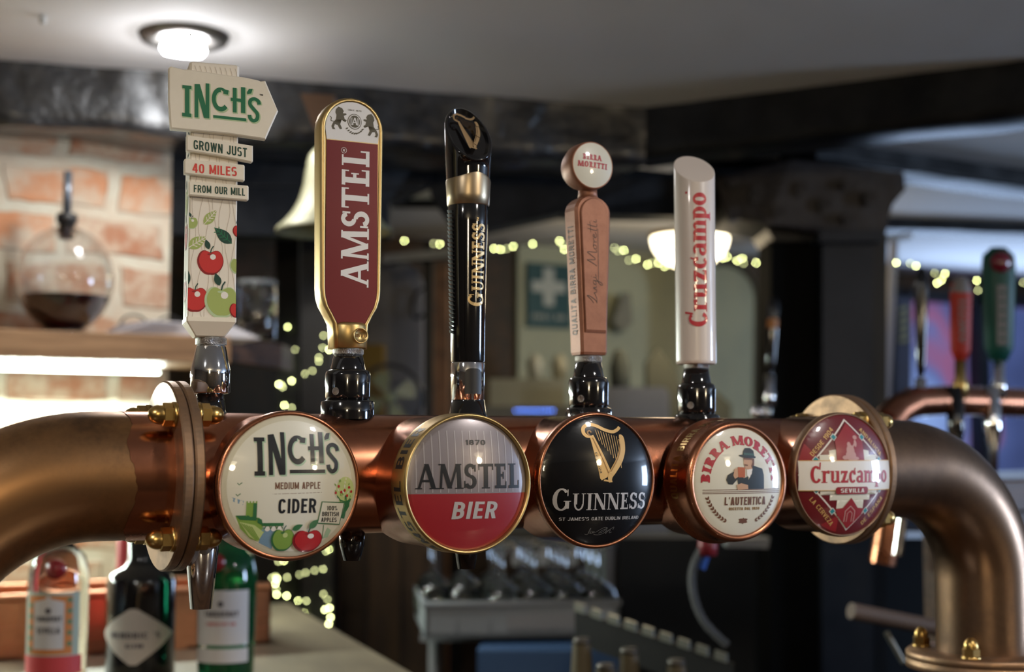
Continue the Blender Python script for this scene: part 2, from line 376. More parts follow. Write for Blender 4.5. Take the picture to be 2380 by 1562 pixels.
p_red = mat('print_red', (.66, .06, .05), .4)
p_apple = mat('print_apple_red', (.55, .03, .03), .4)
p_appled = mat('print_apple_dark', (.25, .01, .015), .4)
p_white = mat('print_white', (.80, .76, .70), .4)
p_ink = mat('print_ink', (.02, .018, .015), .45)
p_lion = mat('print_olive', (.09, .075, .045), .5)
h_red = mat('handle_red', (.115, .003, .007), .35, .3, coat=.25)
h_white = mat('handle_white', (.72, .69, .66), .4, coat=.4)
h_copper = mat('handle_copper', (.31, .135, .08), .46, .35, noise_col=(.23, .095, .055), nscale=60, nlo=.4, nhi=.7)
h_pearl = mat('pearl_white', (.66, .59, .55), .3, coat=.5)
h_cruz = mat('handle_crimson', (.48, .02, .035), .4, coat=.3)

# ================================================================== printed artwork
def inchs(mb, T, face, shade, lay=3):
    """green slab word with a leaf; box 800 x 395, origin lower left"""
    def draw(m, dx, dy, l, g):
        B = lambda x0, y0, x1, y1: [(x0 - g, y0 - g), (x1 + g, y0 - g), (x1 + g, y1 + g), (x0 - g, y1 + g)]
        def Q(*p): # grow polygon about its centre
            cx = sum(a for a, _ in p) / len(p); cy = sum(b for _, b in p) / len(p)
            return [(a + (g if a > cx else -g), b + (g if b > cy else -g)) for a, b in p]
        P = [B(2, 312, 95, 348), B(28, 40, 75, 330), B(0, 5, 93, 45)]
        P += [B(127, 10, 165, 370), Q((127, 372), (180, 378), (278, 12), (222, 12)), B(240, 20, 278, 395)]
        cx, cy, rx, ry = 395, 235, 92, 132
        for i in range(20):
            a = math.radians(48 + 272 * i / 20); b = math.radians(48 + 272 * (i + 1) / 20)
            o1, i1 = 1 + g / 90, .56 - g / 160
            tp = .62 if i > 2 else .8
            P.append([(cx + rx * o1 * math.cos(a), cy + ry * o1 * math.sin(a)), (cx + rx * o1 * math.cos(b), cy + ry * o1 * math.sin(b)),
                      (cx + rx * i1 * math.cos(b), cy + ry * tp * math.sin(b)), (cx + rx * i1 * math.cos(a), cy + ry * tp * math.sin(a))])
        P += [Q((420, 302), (470, 296), (478, 345), (430, 350))]
        P += [B(520, 108, 560, 380), B(605, 112, 650, 398), B(498, 232, 650, 268)]
        P += [Q((670, 325), (712, 338), (728, 392), (690, 388), (668, 350))]
        sp = smooth_pts([(795, 225), (785, 262), (745, 282), (705, 262), (700, 215), (735, 170), (775, 120), (772, 62), (735, 38), (702, 62), (694, 100)], 5)
        P += ribbon(sp, 38 + 2 * g)
        P += [B(318, 25, 660, 56)]
        mb.polys(P, m, l, lambda x, y: T(x + dx, y + dy))
    draw(shade, 8, -8, lay, 5)
    draw(face, 0, 0, lay + 1, 0)
def apple(mb, cx, cy, rx, ry, m, md, leaf, lay, stem=1, T=lambda x, y: (x, y), hl=None, clip=None):
    pts = []
    for i in range(36):
        a = 2 * PI * i / 36; c, q = math.cos(a), math.sin(a)
        k = 1 - .26 * math.exp(-((a - PI / 2) / .30) ** 2) + .06 * math.exp(-((a - 1.0) / .35) ** 2) + .06 * math.exp(-((a - 2.14) / .35) ** 2) - .06 * math.exp(-((a - 1.5 * PI) / .25) ** 2)
        pts.append((cx + rx * c * k * (1 + .11 * q), cy + ry * q * k))
    def put(p, mm, l):
        if clip: p = clipx(p, *clip)
        if len(p) > 2: mb.poly([T(*q) for q in p], mm, l)
    put(pts, md, lay)
    put([(cx + (x - cx) * .9 + rx * .05, cy + (y - cy) * .9 + ry * .05) for x, y in pts], m, lay + 1)
    put([(cx + rx * .10 * math.cos(b_) * 2.4, cy + ry * .62 + ry * .07 * math.sin(b_)) for b_ in [2 * PI * i / 12 for i in range(12)]], md, lay + 1.6)
    put([(cx + rx * (.45 * math.cos(a) + .38) * .5, cy + ry * (.42 + .22 * math.sin(a))) for a in [2 * PI * i / 10 for i in range(10)]], hl or md, lay + 2)
    for p in ribbon([(cx, cy + ry * .72), (cx + rx * .06, cy + ry * 1.0), (cx + rx * .22, cy + ry * 1.25)], rx * .08): put(p, p_dgreen, lay + 2)
    if leaf: leafp(mb, cx - rx * .12, cy + ry * 1.0, cx - rx * .38, cy + ry * 1.75, rx * .42, leaf, lay + 2, T, clip)
def clipx(p, x0, x1):
    for s, lim in ((1, x0), (-1, x1)):
        out = []
        for i in range(len(p)):
            a, b = p[i - 1], p[i]; ia = s * (a[0] - lim) >= 0; ib = s * (b[0] - lim) >= 0
            if ia != ib: t = (lim - a[0]) / (b[0] - a[0]); out.append((lim, a[1] + t * (b[1] - a[1])))
            if ib: out.append(b)
        p = out
        if not p: return []
    return p
def leafp(mb, x0, y0, x1, y1, w_, m, lay, T=lambda x, y: (x, y), clip=None, vein=None):
    dx, dy = x1 - x0, y1 - y0; L = math.hypot(dx, dy); nx, ny = -dy / L, dx / L
    up = [(x0 + dx * t + nx * w_ / 2 * math.sin(PI * t ** .8), y0 + dy * t + ny * w_ / 2 * math.sin(PI * t ** .8)) for t in [i / 8 for i in range(9)]]
    dn = [(x0 + dx * t - nx * w_ / 2 * math.sin(PI * t ** .8), y0 + dy * t - ny * w_ / 2 * math.sin(PI * t ** .8)) for t in [i / 8 for i in range(7, 0, -1)]]
    p = up + dn
    if clip: p = clipx(p, *clip)
    if len(p) > 2: mb.poly([T(*q) for q in p], m, lay)
    if vein:
        V = ribbon([(x0, y0), (x1, y1)], w_ * .07)
        for t in (.25, .42, .58, .74):
            c = (x0 + dx * t, y0 + dy * t)
            for s in (1, -1): V += ribbon([c, (c[0] + dx * .14 + s * nx * w_ * .32, c[1] + dy * .14 + s * ny * w_ * .32)], w_ * .07)
        for q in V:
            if clip: q = clipx(q, *clip)
            if len(q) > 2: mb.poly([T(*z) for z in q], vein, lay + 1)
def harp(mb, T, m, md, lay, flat=True):
    """box 400 wide x 575 high, origin lower left (image style harp, pillar on the right)"""
    sound = [(60, 455), (95, 470), (245, 110), (205, 55), (150, 25), (135, 45), (95, 250)]
    mb.polys([sound], m, lay, T)
    neck = smooth_pts([(75, 452), (35, 455), (5, 490), (12, 540), (60, 568), (130, 560), (210, 520), (290, 500), (345, 520), (375, 548)], 6)
    n = len(neck); ws = [18 + 16 * min(1, i / 8) * (1 - .2 * i / n) for i in range(n)]
    mb.polys(ribbon(neck, ws), m, lay + 1, T)
    mb.polys(ribbon(smooth_pts([(60, 460), (40, 490), (60, 510), (78, 492)], 5), 14), md, lay + 2, T)
    pil = smooth_pts([(355, 455), (380, 440), (375, 330), (335, 220), (270, 120), (235, 60), (235, 5)], 6)
    n = len(pil); mb.polys(ribbon(pil, [30 + 40 * math.sin(PI * min(1, i / n * 1.05)) for i in range(n)]), m, lay + 1, T)
    mb.polys([[(165, 18), (255, 6), (255, 22), (175, 34)]], m, lay + 2, T)
    mb.polys(ribbon(smooth_pts([(345, 430), (352, 330), (312, 225), (240, 110)], 5), 9), md, lay + 3, T)
    mb.polys(ribbon([(85, 440), (220, 95)], 7), md, lay + 2, T)
    for i in range(9):
        x = 118 + i * 26; y1 = 520 - i * 8; x0 = x + 10 ; y0 = 440 - (i + 1) * 33
        mb.polys(ribbon([(x + 2, y1), (x0 + 20, y0)], 5), md if not flat else m, lay, T)
def script(mb, T, m, lay, which, wdt):
    """handwritten stroke lettering; box about 420 x 100"""
    A = {'sig': [[(0, 35), (18, 60), (35, 95), (30, 60), (12, 15), (0, 8), (25, 10), (48, 30)], [(48, 38), (52, 14), (62, 12), (72, 40), (74, 14), (84, 16)],
                 [(104, 40), (92, 36), (90, 14), (104, 20), (108, 40), (100, -25), (88, -42), (90, -20), (122, 20)], [(122, 40), (122, 14), (136, 20)], [(124, 56), (126, 58)],
                 [(176, 8), (192, 55), (202, 92), (206, 20), (226, 60), (240, 92), (240, 12), (252, 18)], [(268, 38), (256, 30), (258, 12), (270, 14), (274, 34), (266, 40), (288, 34)],
                 [(288, 38), (288, 10)], [(290, 28), (302, 40), (306, 36)], [(310, 24), (324, 34), (316, 42), (308, 22), (318, 10), (334, 24)],
                 [(350, 90), (342, 14), (352, 10)], [(368, 92), (360, 14), (372, 12)], [(332, 62), (384, 70)], [(384, 40), (382, 14), (394, 16)], [(386, 58), (388, 60)],
                 [(96, -6), (210, -4), (350, 0)]],
         'sign': [[(0, 12), (30, 8), (55, 60), (60, 90), (48, 70), (40, 30), (70, 20)], [(70, 50), (60, 30), (75, 22), (86, 46), (90, 20), (100, 46), (108, 24)],
                  [(118, 30), (150, 55), (190, 80), (230, 95), (250, 80), (200, 60), (160, 30)], [(150, 20), (200, 35), (250, 90), (240, 50), (235, 10), (260, 40), (290, 60), (280, 20), (310, 30)],
                  [(100, 4), (180, 2), (290, 70), (330, 96), (320, 60)]]}
    for s in A[which]: mb.polys(ribbon(smooth_pts(s, 4), wdt), m, lay, T)

# ================================================================== drawing of each badge face (unit disc)
def face_cider(mb):
    mb.ell(0, 0, 1, 1, d_edge, 0, 64); mb.ell(0, 0, .925, .925, d_cream, 1, 64)
    U = lambda x, y: ((x - 772) / 640, (805 - y) / 640)
    inchs(mb, lambda x, y: U(x + 415, 715 - y), d_ink, d_pgreen, 2)
    mb.text('MEDIUM APPLE', *U(814, 833), .098, .67, d_brown, 2, .008)
    mb.line([U(580, 875), U(1045, 867)], .006, d_brown)
    mb.text('CIDER', *U(812, 1050), .205, .56, d_ink, 2, .015)
    for bx, by in ((290, 782), (278, 880)): mb.line([U(bx - 20, by - 8), U(bx - 2, by + 10), U(bx + 4, by), U(bx + 22, by - 12)], .012, d_green)
    # sky smudges, hills, church tower, bridge, stream
    mb.poly([U(225, 900), U(330, 935), U(320, 970), U(240, 940)], d_blue, 1)
    mb.poly([U(262, 1065), U(360, 1068), U(470, 1085), U(500, 1150), U(520, 1210), U(470, 1300), U(400, 1270), U(310, 1180)], d_mgreen, 2)
    mb.poly([U(262, 1062), U(365, 1062), U(450, 1085), U(440, 1110), U(300, 1100)], d_green, 3)
    mb.poly([U(300, 1120), U(430, 1150), U(515, 1215), U(470, 1300), U(390, 1250)], d_lgreen, 3)
    for i in range(5): mb.line([U(315 + i * 22, 1130 + i * 8), U(400 + i * 20, 1230 + i * 12), U(455 + i * 6, 1285)], .012, d_mgreen, 4)
    mb.poly([U(350, 950), U(442, 950), U(442, 1085), U(350, 1068)], d_mgreen, 3)
    for q in range(4): mb.poly([U(350 + q * 27, 935), U(362 + q * 27, 935), U(362 + q * 27, 955), U(350 + q * 27, 955)], d_mgreen, 3)
    mb.poly([U(410, 955), U(442, 955), U(442, 1085), U(410, 1078)], d_green, 4)
    mb.poly([U(450, 1085), U(490, 1100), U(500, 1150), U(455, 1130)], d_green, 4)
    mb.poly([U(490, 1132), U(690, 1135), U(688, 1160), U(495, 1158)], d_green, 4)
    mb.poly([U(500, 1170), U(620, 1175), U(600, 1370), U(480, 1310)], d_blue, 2)
    for q in range(3): mb.ell(*U(545 + q * 55, 1180), .04, .045, d_white, 3, 12); mb.line([U(520 + q * 55, 1185), U(530 + q * 55, 1160), U(560 + q * 55, 1158), U(572 + q * 55, 1185)], .012, d_green, 4)
    # tree with fruit at the right
    tr = mb.ell(*U(1290, 855), .155, .20, d_lgreen, 2, 20); rnd = random.Random(3)
    for i in range(34):
        a = rnd.random() * 6.28; r_ = .17 * rnd.random() ** .5; x, y = U(1290, 855); x += r_ * math.cos(a); y += r_ * 1.2 * math.sin(a)
        if x * x + y * y < .84: leafp(mb, x, y, x + .03 * math.cos(a), y + .04, .02, d_mgreen if i % 2 else d_cream, 3)
    mb.line([U(1295, 900), U(1300, 1000), U(1275, 1110)], [.03, .045, .06], d_green, 3)
    mb.line([U(1200, 900), U(1240, 945), U(1298, 960)], .02, d_green, 3); mb.line([U(1350, 930), U(1330, 970), U(1298, 1010)], .03, d_green, 3)
    mb.poly([U(1290, 960), U(1345, 930), U(1340, 1000), U(1300, 1060)], d_green, 3)
    for x, y in ((1218, 815), (1187, 873), (1245, 868), (1283, 853), (1331, 826), (1355, 866), (1310, 902)): mb.ell(*U(x, y), .019, .021, d_apple, 4, 10)
    mb.poly([U(1045, 948), U(1285, 962), U(1245, 1170), U(1008, 1150)], d_green, 4)
    mb.poly([U(1052, 957), U(1275, 970), U(1238, 1160), U(1018, 1141)], d_cream, 5)
    q = lambda x, y: (x + .10 * y, y - .05 * x)
    sh = lambda cy: (lambda x, y: U(1140 + 640 * x + 130 * y, cy - 640 * y + 25 * x))
    for tx, cy, wd in (('100%', 1032, .17), ('BRITISH', 1085, .27), ('APPLES', 1138, .25)):
        mb.text(tx, 0, 0, .062, wd, d_ink, 6, .008, T=(lambda cy: lambda x, y: U(1140 + 640 * x + 70 * (1085 - cy) / 300, cy - 640 * y + 25 * x))(cy))
    mb.poly([U(1075, 1165), U(1082, 1165), U(1078, 1290), U(1072, 1290)], d_green, 3)
    mb.poly([U(1080, 1290), U(1120, 1190), U(1160, 1215), U(1130, 1280)], d_pgreen, 3)
    apple(mb, *U(690, 1290), .165, .165, d_mgreen, d_green, None, 5, hl=d_lgreen)
    leafp(mb, *U(770, 1200), *U(870, 1155), .08, d_green, 8)
    apple(mb, *U(925, 1305), .225, .165, d_apple, d_appled, None, 9, hl=d_white)
    leafp(mb, *U(930, 1190), *U(1018, 1110), .10, d_green, 12)
def face_grey_red(mb):
    U = lambda x, y: ((x - 932) / 567, (810 - y) / 655)
    mb.poly([(math.cos(a), math.sin(a)) for a in [math.radians(-8.5 + i * (197) / 40) for i in range(41)]], d_grey, 0)
    mb.poly([(math.cos(a), math.sin(a)) for a in [math.radians(188.5 + i * (163) / 40) for i in range(41)]], d_red, 0)
    for i in range(15):
        x = -.86 + i * .123; yt = min(.80, math.sqrt(max(0, .93 - x * x))); mb.line([(x, -.13), (x, yt)], .016, d_greyl)
    put_word(mb, 'AMSTEL', .0, -.075, .375, 1.74, d_ink, 2, t=.21, n=.09, sf=.05, gap=.03)
    mb.text('1870', .09, .585, .075, .34, d_ink, 2, .01)
    mb.text('BIER', .06, -.53, .26, .74, d_silver, 2, .015, shear=.16)
def face_black(mb):
    U = lambda x, y: ((x - 810) / 555, (800 - y) / 635)
    mb.ell(0, 0, 1, 1, d_black, 0, 64)
    harp(mb, lambda x, y: U(640 + x, 825 - y), d_gold, d_golds, 1)
    mb.text('EST 1759', 0, 0, .05, .42, d_ink, 6, .0, T=lambda x, y: U(770 + 95 * x - 380 * y, 625 + 480 * x + 80 * y))
    put_word(mb, 'GUINNESS', .0, -.45, .33, 1.68, d_silver, 2, t=.2, n=.07, sf=.04, gap=.03, small=.77)
    mb.text("ST JAMES'S GATE DUBLIN IRELAND", 0, -.61, .05, 1.42, d_silver, 2, .0)
    script(mb, lambda x, y: U(660 + x * .85, 1330 - y * .75), mat('badge_faint_print', (.13, .12, .11), .5, coat=1), 2, 'sign', 4)
def face_cream_arc(mb):
    U = lambda x, y: ((x - 782) / 437, (825 - y) / 570)
    mb.ell(0, 0, 1, 1, d_cream, 0, 64)
    arc_word(mb, 'BIRRA MORETTI', 0, -.02, .70, .175, 180, 2, d_mor, 2, t=.27, n=.15, sf=.15, gap=.02)
    for y in (-.15, -.185, -.215): mb.line([(-.84, y), (.93, y)], .013, d_brown)
    mb.text("L'AUTENTICA", *U(815, 1072), .15, .94, d_brown, 2, .02)
    put_word(mb, 'RIIETTA IAL IBEI', *U(806, 1125), .05, .7, d_golds, 2, t=.2, n=.1, sf=.1) if 0 else mb.text('RICETTA DAL 1859', *U(806, 1125), .052, .70, d_golds, 2, .03)
    for s in (-1, 1):
        for i in range(9):
            a = math.radians(-90 + s * (24 + i * 5.2)); r_ = .80; x, y = r_ * math.cos(a), r_ * math.sin(a)
            ta = a + s * PI / 2
            for k in (-1, 1): leafp(mb, x, y, x + .075 * math.cos(ta + k * .5), y + .075 * math.sin(ta + k * .5), .035, d_brown, 2)
    for a in (0, 60, 120, 180, 240, 300): leafp(mb, *U(800, 1240), U(800, 1240)[0] + .12 * math.cos(math.radians(a + 30)), U(800, 1240)[1] + .06 * math.sin(math.radians(a + 30)), .06, d_brown, 2)
    # a man in suit and hat drinking from a mug
    P = lambda l: [U(*p) for p in l]
    mb.poly(P([(795, 580), (895, 580), (900, 640), (880, 690), (840, 702), (808, 690), (795, 640)]), d_skin, 2)
    mb.poly(P([(880, 580), (905, 585), (900, 650), (880, 690), (868, 660), (885, 620)]), d_brown, 3)
    mb.poly(P([(752, 545), (790, 540), (800, 500), (820, 470), (870, 470), (905, 500), (908, 555), (925, 565), (915, 578), (870, 578), (790, 570), (756, 556)]), d_suit, 3)
    mb.poly(P([(798, 520), (905, 530), (908, 552), (800, 545)]), mat('badge_hat_band', (.03, .09, .08), .4, coat=1), 4)
    mb.poly(P([(795, 572), (880, 580), (876, 596), (797, 590)]), d_brown, 4)
    mb.poly(P([(800, 642), (835, 648), (832, 660), (800, 656)]), d_brown, 4)
    mb.poly(P([(820, 700), (880, 690), (870, 740), (845, 790), (820, 760)]), d_white, 3)
    mb.poly(P([(885, 655), (985, 690), (1000, 760), (1000, 905), (820, 905), (800, 850), (840, 800), (870, 720)]), d_suit, 3)
    mb.poly(P([(690, 720), (735, 740), (790, 790), (830, 770), (840, 870), (735, 870), (725, 800), (680, 855), (640, 850), (620, 805), (635, 755)]), d_suit, 3)
    mb.poly(P([(700, 690), (735, 680), (740, 770), (700, 795), (685, 760)]), d_skin, 4)
    mb.poly(P([(730, 670), (803, 675), (798, 782), (733, 780)]), mat('badge_ale', (.42, .10, .04), .35, coat=1), 5)
    mb.poly(P([(716, 860), (760, 842), (828, 862), (830, 905), (725, 912)]), d_skin, 4)
def face_diamond(mb):
    mb.ell(0, 0, 1, 1, d_maroon, 0, 64)
    for a0 in (148, 238):                                             # brighter red flashes in the corners
        mb.poly([(.97 * math.cos(math.radians(a)), .97 * math.sin(math.radians(a))) for a in range(a0, a0 + 24, 4)] + [(.62 * math.cos(math.radians(a0 + 12)), .70 * math.sin(math.radians(a0 + 12)))], d_red, 1)
    D = lambda r: [(0, r), (r * 1.04, 0), (0, -r), (-r * 1.04, 0)]
    mb.poly(D(.93), d_white, 1); mb.poly(D(.895), d_maroon, 2)
    cr = [(0, .80), (.2, .62), (.28, .52), (.28, .42), (.42, .40), (.42, .33), (.60, .33), (.60, .2), (.60, -.33), (.42, -.33), (.42, -.42), (.28, -.42), (.28, -.56), (0, -.82)]
    mb.poly(cr + [(-x, y) for x, y in reversed(cr[1:-1])], d_cream, 3)
    for s in (1, -1):
        for cx, cy in ((.30, .625), (.67, .25), (.67, -.25), (.35, -.60)):
            mb.polys([[(cx * s, cy + .065), (cx * s + .065, cy), (cx * s, cy - .065), (cx * s - .065, cy)]], d_white, 4)
            mb.polys([[(cx * s, cy + .05), (cx * s + .05, cy), (cx * s, cy - .05), (cx * s - .05, cy)]], d_teal, 5)
    mb.poly([(0, .86), (.29, .56), (.29, .23), (-.29, .23), (-.29, .56)], d_red, 6)
    mb.poly([(0, -.38), (.16, -.55), (.30, -.56), (.26, -.66), (0, -.90), (-.26, -.66), (-.30, -.56), (-.16, -.55)], d_red, 6)
    # pale robed figure with jug in the upper panel, arch in the lower
    for x, y, rx, ry in ((0, .32, .11, .09), (.0, .40, .085, .10), (-.02, .50, .04, .045), (.12, .52, .03, .06), (.13, .62, .045, .035), (-.12, .285, .06, .035), (.08, .27, .09, .03)): mb.ell(x, y, rx, ry, mat('badge_pink', (.50, .27, .24), .4, coat=1) if (x, y) == (0, .32) else MATS['badge_pink'], 7, 16)
    mb.line([(.05, .45), (.12, .54)], .03, MATS['badge_pink'], 7)
    mb.line([(-.10, -.78), (-.10, -.60), (0, -.52), (.10, -.60), (.10, -.78)], .018, MATS['badge_pink'], 7)
    mb.line([(-.05, -.78), (-.05, -.64), (0, -.6), (.05, -.64), (.05, -.78)], .014, MATS['badge_pink'], 7)
    mb.poly([(-.965, .235), (.965, .235), (.965, -.255), (-.965, -.255)], d_white, 8)
    for y in (.235, -.255): mb.line([(-.96, y), (.96, y)], .012, d_gold, 9)
    put_word(mb, 'Cruzcampo', .04, -.13, .30, 1.66, d_mor, 10, t=.19, n=.09, sf=.05, gap=-.005)
    mb.poly([(-.30, -.20), (.32, -.20), (.35, -.225), (.35, -.295), (.32, -.32), (-.30, -.32), (-.33, -.295), (-.33, -.225)], d_red, 11)
    mb.text('SEVILLA', .01, -.295, .07, .50, d_white, 12, .01)
    for tx, a, cx, cy in (('DESDE 1904', 45, -.52, .55), ('ANDALUCIA', -45, .52, .55), ('LA CERVEZA', -45, -.53, -.60), ('DE ESPANA', 45, .53, -.60)):
        c, q = math.cos(math.radians(a)), math.sin(math.radians(a))
        mb.text(tx, 0, -.04, .075, .62, d_gold, 3, .0, T=lambda x, y: (cx + x * c - y * q, cy + x * q + y * c))

# ================================================================== the beer tower
PY = 1.017; PZ = CZ - .0215; PR = .045
XL, XR = RY(398, 1106, PY).x, RY(1952, 1085, PY).x
tower = thing('beer_tower', 'copper pipe beer tower with bolted flanges spanning the bar', 'beer tower', ((XL + XR) / 2, PY, PZ))
O = tower.location
def tbuild(mb, name, m=None, **p): return mb.build(name, tower, O, p)
AX = Matrix(((0, 0, 1, 0), (0, 1, 0, 0), (-1, 0, 0, 0), (0, 0, 0, 1)))  # local z -> x
def atx(x, y=PY, z=PZ, flip=False):
    R_ = AX if not flip else Matrix.Rotation(PI, 4, 'Z') @ AX
    return Matrix.Translation((x, y, z)) @ R_
b = MB(); b.lathe([(PR, 0), (PR, XR - XL)], copper, 96, M=atx(XL)); 
b.box((XL + .02, PY - PR - .0012, PZ - PR * .30), (XR - .02, PY - PR * .93, PZ - PR * .27), copper) if 0 else None
tbuild(b, 'pipe')
def elbow(x0, sgn, st, R_, m1, m2, drop):
    pts = [(x0, PY, PZ), (x0 + sgn * st, PY, PZ)]; cx = x0 + sgn * st
    for i in range(1, 25):
        a = PI / 2 * i / 24; pts.append((cx + sgn * R_ * math.sin(a), PY, PZ - R_ * (1 - math.cos(a))))
    pts.append((cx + sgn * R_, PY, PZ - R_ - drop))
    q = MB(); q.tube(pts, PR, m1, 64, caps=False); return q, cx + sgn * R_
q, xl_end = elbow(XL, -1, .052, .135, patina, None, .03); 
o = tbuild(q, 'elbow')
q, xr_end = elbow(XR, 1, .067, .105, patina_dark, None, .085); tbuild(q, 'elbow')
# polished sleeves where the elbows meet the flanges
for x0, x1 in ((XL - .034, XL),):
    q = MB(); rnd = random.Random(2); n = 96; vs = []
    for j in range(n):
        a = 2 * PI * j / n; e = x0 + .008 * noise.noise(Vector((math.cos(a) * 1.3, math.sin(a) * 1.3, 1.3))) + .0016 * noise.noise(Vector((math.cos(a) * 9, math.sin(a) * 9, 4)))
        for x in (e, x1): vs.append((x, PY + (PR + .0003) * math.cos(a), PZ + (PR + .0003) * math.sin(a)))
    q.add(vs, [(2 * j, 2 * j + 1, 2 * ((j + 1) % n) + 1, 2 * ((j + 1) % n)) for j in range(n)], copper, True); tbuild(q, 'sleeve')
FR = .0675
def flange_plate(x0, x1):
    q = MB(); e = .0012; L = x1 - x0
    q.lathe([(PR - .001, 0), (FR - e, 0), (FR, e), (FR, L - e), (FR - e, L), (PR - .001, L)], flange_m, 96, smooth=False, M=atx(x0)); tbuild(q, 'flange')
def acorn(M):
    q = MB(); q.lathe([(0, -.001), (.0085, -.001), (.0088, 0), (.0088, .0022), (0, .0022)], brass, 24, M=M)
    q.lathe([(0, .002), (.0082, .002), (.0082, .0085), (.0072, .0092), (0, .0092)], brass, 6, smooth=False, M=M)
    q.lathe([(.0066, .0088)] + [(.0068 * math.cos(a), .0105 + .0085 * math.sin(a)) for a in [PI / 2 * i / 8 for i in range(9)]], brass, 24, M=M)
    tbuild(q, 'acorn_nut')
for xf in (XL, XR):
    flange_plate(xf - .0075, xf - .0004); flange_plate(xf + .0004, xf + .0075)
    for s in (-1, 1):
        for sy in (-1, 1):
            for side in (-1, 1):
                if side == -1: acorn(atx(xf - .0075, PY + sy * .040, PZ + s * .0425, flip=True))
                else: acorn(atx(xf + .0075, PY + sy * .040, PZ + s * .0425))
zb = W(2290, 1512, 1.37).z
for xe, zz in ((xr_end, zb), (xl_end, zb)):
    q = MB(); M = Matrix.Translation((xe, PY, zz))
    q.lathe([(PR - .001, 0), (FR + .004, 0), (FR + .006, -.002), (FR + .006, -.007), (FR + .004, -.008), (FR + .006, -.009), (FR + .006, -.016), (PR, -.017)], flange_m, 72, M=M); tbuild(q, 'base_flange')
    for a in (225, 315, 45, 135): acorn(Matrix.Translation((xe + .060 * math.cos(math.radians(a - 12)), PY + .060 * math.sin(math.radians(a - 12)), zz)))
    q = MB(); q.tube([(xe, PY, zz), (xe, PY, 1.171)], PR - .002, copper, 48, caps=False); tbuild(q, 'foot')
for px, py, rr, ll, mm in ((470, 1245, .0125, .042, chrome), (818, 1245, .010, .012, blackg), (1084, 1260, .011, .022, blackg)):
    p = RY(px, py, PY); q = MB(); n = 20; L = ll
    z1 = PZ - PR + .004; q.lathe([(0, z1), (rr, z1), (rr * .95, z1 - .012), (rr * .62, z1 - .012 - L), (rr * .5, z1 - .012 - L), (0, z1 - .02)], mm, 24, M=Matrix.Translation((p.x, PY, 0)))
    tbuild(q, 'spout')

# ================================================================== round badges on the pipe
def badge(cx, cy, Y, H, rim, sag, R_face, drawer, label, kind):
    c = RY(cx, cy, Y); R0 = H / 2 / F * (c.x * ST + Y * CT)
    t = thing('tap_badge', label, 'beer badge', (c.x, PY, c.z), group='round badges on the copper pipe')
    yo = Y - PY
    Mz = Matrix.Translation((0, yo, 0)) @ Matrix.Rotation(PI / 2, 4, 'X')   # local z -> -y (towards the drinker)
    h = MB(); back = PY - Y - .012
    h.lathe([(R0 * .955, -back), (R0 * .955, -.010), (R0 * .97, -.007)], copper, 96, M=Mz); h.build('housing', t)
    r = MB(); Rf = R0 * R_face
    if kind == 'plain': pr = [(R0 * .965, -.010), (R0 * .995, -.0085), (R0, -.004), (R0 * .985, -.0006), (Rf + .0006, .0002), (Rf, -.001)]
    elif kind == 'gold': pr = [(R0 * .975, -.024), (R0 * .993, -.0225), (R0 * .985, -.021), (R0 * .985, -.002), (R0 * .97, .0004), (Rf + .0012, .0006), (Rf + .0004, -.001), (Rf, -.004)]
    elif kind == 'deep': pr = [(R0 * 1.04, -.033), (R0 * 1.06, -.031), (R0 * 1.055, -.0285), (R0 * 1.02, -.027), (R0 * 1.01, -.012), (R0 * .995, -.009), (R0 * 1.0, -.006), (R0 * .97, .0005), (Rf + .001, .0008), (Rf, -.001)]
    else: pr = [(R0 * .965, -.010), (R0 * .995, -.0085), (R0, -.004), (R0 * .99, -.0006), (Rf + .0006, .0002), (Rf, -.001)]
    r.lathe(pr, rim, 96, M=Mz); ro = r.build('rim', t)
    ring_text = {'gold': ('AMSTEL BIER', 250, 128, -.0062, -.0185, R0 * .986), 'deep': ('QUALITA BIRRA MORETTI', 196, 75, -.0150, -.0250, R0 * 1.016)}.get(kind)
    if ring_text:
        tx, a0, a1, v0, v1, rr = ring_text
        e = MB(fn=lambda u, v, l: Vector((rr * 1.002 * math.cos(math.radians(a0 + (a1 - a0) * u)), yo - (v0 + (v1 - v0) * v), rr * 1.002 * math.sin(math.radians(a0 + (a1 - a0) * u)))), maxlen=.05)
        e.text(tx, .5, 0, 1, 1, blackr if kind == 'gold' else brass, 0, .01)
        for i in range(len(e.f)): e.f[i] = e.f[i]
        e.build('lettering', ro)
    f = MB(maxlen=.085)
    base = -.001 if kind != 'gold' else -.003
    f.fn = lambda u, v, l: Vector((u * Rf, yo - base - sag * (1 - (u * u + v * v)) - (sag * .35 * (1 - (u * u + v * v)) ** .5 if u * u + v * v < 1 else 0) - .00014 * l, v * Rf))
    drawer(f); f.build('badge_face', t)
    return t, R0
badge(674, 1129, .945, 348, copper_lip, .007, .935, face_cider, 'round cream cider badge with apples and a green church landscape', 'plain')
badge(1090, 1124, .915, 330, gold, .005, .925, face_grey_red, 'round grey and red badge in a gold rim with black capitals', 'gold')
badge(1390, 1116, .942, 316, copper_lip, .007, .945, face_black, 'round black badge with a golden harp and grey capitals', 'plain')
badge(1717, 1119, .935, 280, copper_lip, .005, .885, face_cream_arc, 'round cream badge with a man in a hat drinking from a mug', 'deep')
badge(1961, 1103, .945, 288, flange_m, .008, .96, face_diamond, 'round maroon badge with a white diamond and a cream name band', 'plain')
